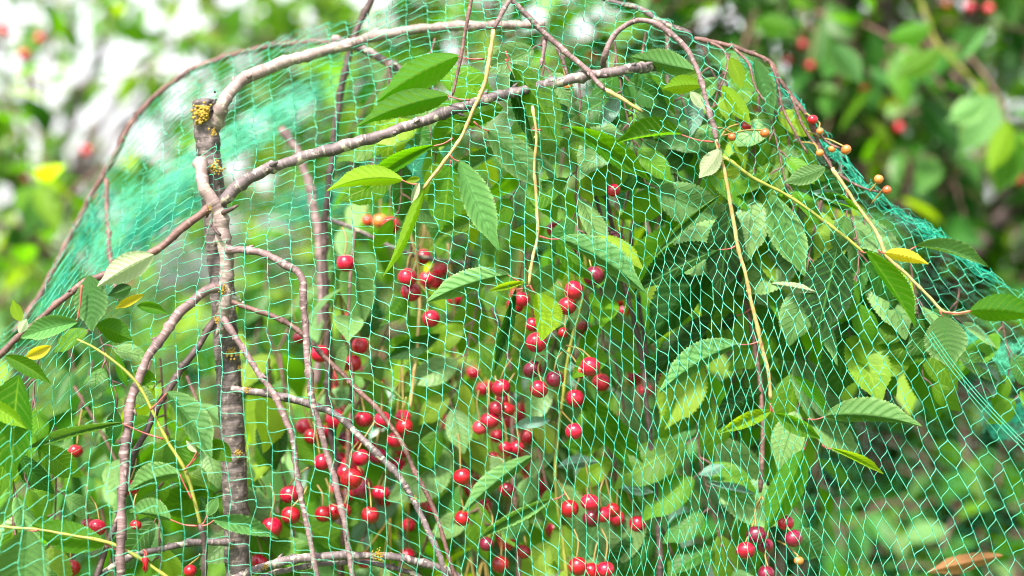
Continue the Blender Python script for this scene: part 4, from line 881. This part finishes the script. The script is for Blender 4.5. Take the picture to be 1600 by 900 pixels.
# gathered folds of the same net
def fold(poly, D, n, seed, label=None, thick=.02):
    """a bunched-up swatch: many short looping threads inside a ribbon along poly [(x, y, halfwidth)]"""
    r = np.random.default_rng(seed); q = catmull(np.array(poly, float), 10); parts = []
    for i in range(n):
        j = r.uniform(0, len(q) - 6); m = int(j); ln = r.integers(3, 7); seg = q[m:m + ln]
        if len(seg) < 3: continue
        off = r.uniform(-1, 1, 2); dz = r.normal(0, thick)
        P = np.array([at(s[0] + s[2] * (off[0] * .9) + r.normal(0, 2.2), s[1] + s[2] * off[1] + r.normal(0, 3.0), D + dz + r.normal(0, .002)) for s in seg])
        parts.append(tube(catmull(P, 3), .00042, 3, cap=False))
    v, f, u = merge(parts); o = mesh_obj('net_fold', v, f, M_thr if seed % 2 else M_knot, net)
    if label: o['label'] = label
    return o
fold([(150, 450, 26), (200, 340, 30), (270, 285, 26), (340, 240, 22), (420, 190, 26), (520, 130, 22)], 1.72, 620, 3)
fold([(190, 400, 24), (260, 330, 28), (330, 290, 24)], 1.70, 240, 10)
fold([(1160, 96, 7), (1225, 140, 8), (1290, 225, 8), (1380, 318, 8), (1480, 380, 9), (1600, 472, 9)], 1.46, 150, 12)
fold([(420, 330, 22), (520, 310, 26), (640, 260, 30), (700, 250, 26)], 1.80, 300, 4)
fold([(1500, 520, 22), (1530, 545, 26), (1560, 570, 24), (1600, 560, 30), (1650, 580, 26)], 1.56, 300, 5)
fold([(1540, 640, 18), (1570, 665, 22), (1610, 650, 26), (1650, 660, 20)], 1.58, 170, 6)
fold([(60, 500, 14), (110, 420, 16), (150, 330, 16), (180, 270, 12)], 1.64, 150, 8)
# the hem cord where the net doubles back on itself at the right
hem = merge([tube(pts([(1452 + a, 520 + b), (1487 + a, 570 + b), (1530 + a, 622 + b), (1575 + a, 670 + b), (1640 + a, 735 + b)], 1.36, 1.38, 8), .00036, 5, cap=False) for a, b in ((0, 0), (4, -2), (-4, 4))])
mesh_obj('hem_cord', hem[0], hem[1], M_thr, net)

# ------------------------------------------------------------------ cherry trees and shrubs behind
def bg_tree(label, base, crown_c, crown_r, nshoot, mats, leaf=.08, seed=0, trunk_r=.05, nper=9, slen=.35, cherries=0, group='cherry trees behind the netted tree', name='cherry_tree', droop=.9, hollow=.35, cat='tree', nl=None, uniform=False):
    r = np.random.default_rng(seed); base = np.array(base, float); cc = np.array(crown_c, float); cr = np.array(crown_r, float)
    root = thing(name, label, cat, tuple(base), group)
    fork = np.array([base[0] + (cc[0] - base[0]) * .4, base[1] + (cc[1] - base[1]) * .4, max(.35, cc[2] - cr[2] * .75)])
    tr = tube_obj('trunk', catmull([base + np.array([0, 0, -.1]), base * .5 + fork * .5 + r.normal(0, .03, 3), fork, cc + np.array([0, 0, cr[2] * .5])], 8), np.linspace(trunk_r, trunk_r * .3, 25), M_dark, root, 10)
    st, dr, limbs = [], [], []
    nl = nl or max(5, nshoot // 22)
    centres = []
    for i in range(nl):
        v = r.normal(0, 1, 3); v /= np.linalg.norm(v); v *= r.uniform(hollow, .95); c = cc + v * cr; centres.append(c)
        mid = (fork + c) / 2 + np.array([0, 0, .12]) + r.normal(0, .05, 3)
        limbs.append(catmull([fork, mid, c], 6))
    for i in range(nshoot):
        c = centres[r.integers(nl)]
        v = r.normal(0, 1, 3); v /= np.linalg.norm(v)
        st.append(c + v * r.uniform(.05, .30) * cr.min()); d = v + (st[-1] - cc) / cr * .6 + np.array([0, 0, .1]); dr.append(d)
    if uniform:
        st = [cc + r.uniform(-1, 1, 3) * cr for _ in range(nshoot)]; dr = [r.normal(0, 1, 3) * [1, 1, .6] for _ in st]
    P, Dd, Up, Sz, lines = shoots(st, dr, slen, r, nper, leaf, droop)
    lv, lf, lu = merge([tube(l, np.linspace(trunk_r * .35, .006, len(l)), 7, cap=False) for l in limbs]); mesh_obj('limbs', lv, lf, M_dark, root, lu)
    lv, lf, lu = merge([tube(l, np.linspace(.0035, .0015, len(l)), 4, cap=False) for l in lines]); tg = mesh_obj('twigs', lv, lf, M_red, root, lu); tg['kind'] = 'stuff'
    # the crown: leaves of several greens in one mesh
    pick = r.choice(len(mats), len(P), p=np.array([m[1] for m in mats]) / sum(m[1] for m in mats)); V, F, U, MI = [], [], [], []; off = 0
    for mi, (key, _) in enumerate(mats):
        s = pick == mi
        if not s.any(): continue
        v, f, u = leaf_cloud(P[s], Dd[s], Up[s], Sz[s], r); V.append(v); F.append(f + off); U.append(u); MI.append(np.full(len(f), mi)); off += len(v)
    mesh_obj('crown', np.vstack(V), np.vstack(F), None, root, np.vstack(U), mats=[LM[k] for k, _ in mats], midx=np.concatenate(MI))
    if cherries:
        parts = []
        sf = np.array(SF)
        for i in range(cherries):
            p = P[r.integers(len(P))]; p = p + r.normal(0, .012, 3) + np.array([0, 0, -.04])
            parts.append((SV * .008 * r.uniform(.8, 1.1) + p, sf, np.zeros((len(SV), 2)))); 
        v, f, u = merge(parts); o = mesh_obj('cherries', v, f, M_ch['r'], root); o['kind'] = 'stuff'
    return root
GR = [('g', 4), ('d', 2), ('y', 2), ('p', 1)]
DK = [('d', 6), ('g', 3), ('p', 1.2), ('l', .35), ('y', .7)]
def bp(x, y, D): p = at(x, y, D); return p
def base_of(x, D): p = at(x, 450, D); return (p[0], p[1], 0)
loose = bg_tree('loose bright green cherry tree with white sky showing through, behind the left of the netting', base_of(-60, 3.4), bp(200, 150, 3.4), (.80, .4, .46), 290, [('g', 5), ('d', 1.5), ('y', 2), ('p', 1)], .062, 21, .022, cherries=30, slen=.2, hollow=.1, nl=7, uniform=True, nper=8)
dark = bg_tree('dark green cherry tree standing behind the upper right of the netting', base_of(1420, 2.7), bp(1370, 130, 2.7), (.62, .45, .62), 300, DK, .078, 22, .05, cherries=90, slen=.28)
bg_tree('cherry tree with pale green leaves seen through the top centre of the net', base_of(900, 3.3), bp(900, 380, 3.3), (.58, .45, .52), 190, [('g', 3), ('y', 2), ('p', 2), ('d', 2)], .08, 23, .05, cherries=90)
bg_tree('dense shrub of dark leaves seen through the lower right of the net', base_of(1450, 2.5), bp(1400, 760, 2.5), (.62, .45, .55), 340, [('d', 7), ('g', 3), ('p', .8)], .075, 24, .03, name='shrub', cat='shrub', group='shrubs behind the netting', slen=.25)
bg_tree('leafy green shrub with red cherries seen through the lower left of the net', base_of(250, 2.6), bp(160, 760, 2.6), (.55, .45, .5), 240, GR, .075, 25, .03, cherries=70, name='shrub', cat='shrub', group='shrubs behind the netting', slen=.25)
bg_tree('green shrub behind the hanging cherries at the centre of the net', base_of(820, 2.8), bp(820, 760, 2.8), (.72, .45, .6), 270, [('g', 3), ('d', 3), ('p', 2), ('y', 1)], .075, 26, .03, cherries=90, name='shrub', cat='shrub', group='shrubs behind the netting', slen=.25)
bg_tree('green tree farthest left behind the loose cherry tree', base_of(-60, 6.5), bp(0, 620, 6.5), (1.5, .9, .78), 300, GR, .10, 27, .09, slen=.45)
bg_tree('tall dark tree farthest right behind the dark green cherry tree', base_of(1500, 5.5), bp(1450, 250, 5.5), (1.3, .9, 1.7), 480, DK, .10, 28, .09, slen=.45)
bg_tree('green tree farthest back behind the centre of the net', base_of(1000, 6.5), bp(1010, 430, 6.5), (1.0, .9, 1.0), 340, [('g', 3), ('d', 3), ('y', 1)], .10, 29, .09, slen=.45)
bg_tree('low green bush farthest back between the trunk and the left edge', base_of(450, 6.0), bp(480, 740, 6.0), (1.3, .8, .75), 300, GR, .10, 30, .05, slen=.4, name='shrub', cat='shrub', group='shrubs behind the netting')
# single shoots and cherries of those trees that the photograph shows
branch('shoot', [(1425, -40), (1445, 20), (1465, 70), (1495, 100), (1535, 145), (1570, 190), (1620, 235)], 3.6, 3.2, 2.25, 2.25, M_grn, 8, parent=dark)
for i, (x0, y0, x1, y1, wd, ty) in enumerate(((1470, 75, 1400, 120, 20, 'g'), (1500, 95, 1545, 40, 20, 'p'), (1540, 150, 1480, 190, 22, 'p'), (1575, 190, 1545, 270, 20, 'y'), (1590, 215, 1560, 300, 24, 'g'), (1455, 40, 1385, 60, 20, 'g'), (1300, 70, 1345, 130, 22, 'p'), (1240, 40, 1180, 30, 22, 'g'), (1440, 160, 1500, 230, 24, 'd'))):
    hand_leaf(dark, x0, y0, x1, y1, 4, wd, wd * .7, ty, 2.03 + .02 * (i % 3), seed=200 + i)
def far_cherry(x, y, r, D, typ, par):
    k = cherry(x, y, r, D, typ); k.parent = None; k.location = Vector(at(x, y, D)); setpar(k, par)
for x, y, r_, t_ in ((1253, 70, 11, 'k'), (1266, 103, 11, 'k'), (1515, 12, 12, 'r'), (1545, 14, 11, 'n'), (1478, 8, 10, 'o'), (1440, 100, 11, 'r'), (1325, 158, 12, 'n'), (1405, 200, 12, 'r'), (1590, 280, 14, 'k'), (1230, 95, 10, 'r'), (1352, 140, 10, 'n')):
    far_cherry(x, y, r_ * .72, 2.35, 'k' if t_ == 'r' else t_, dark)
for x, y, r_, t_ in ((8, 48, 13, 'n'), (38, 86, 13, 'r'), (135, 236, 12, 'r'), (62, 60, 10, 'n'), (40, 280, 11, 'o')):
    far_cherry(x, y, r_ * .75, 2.5, t_, loose)
hand_leaf(tree, 1568, 868, 1450, 894, -3, 13, 10, 't', 1.50, seed=300, label='dry tan leaf hanging low behind the right of the net')
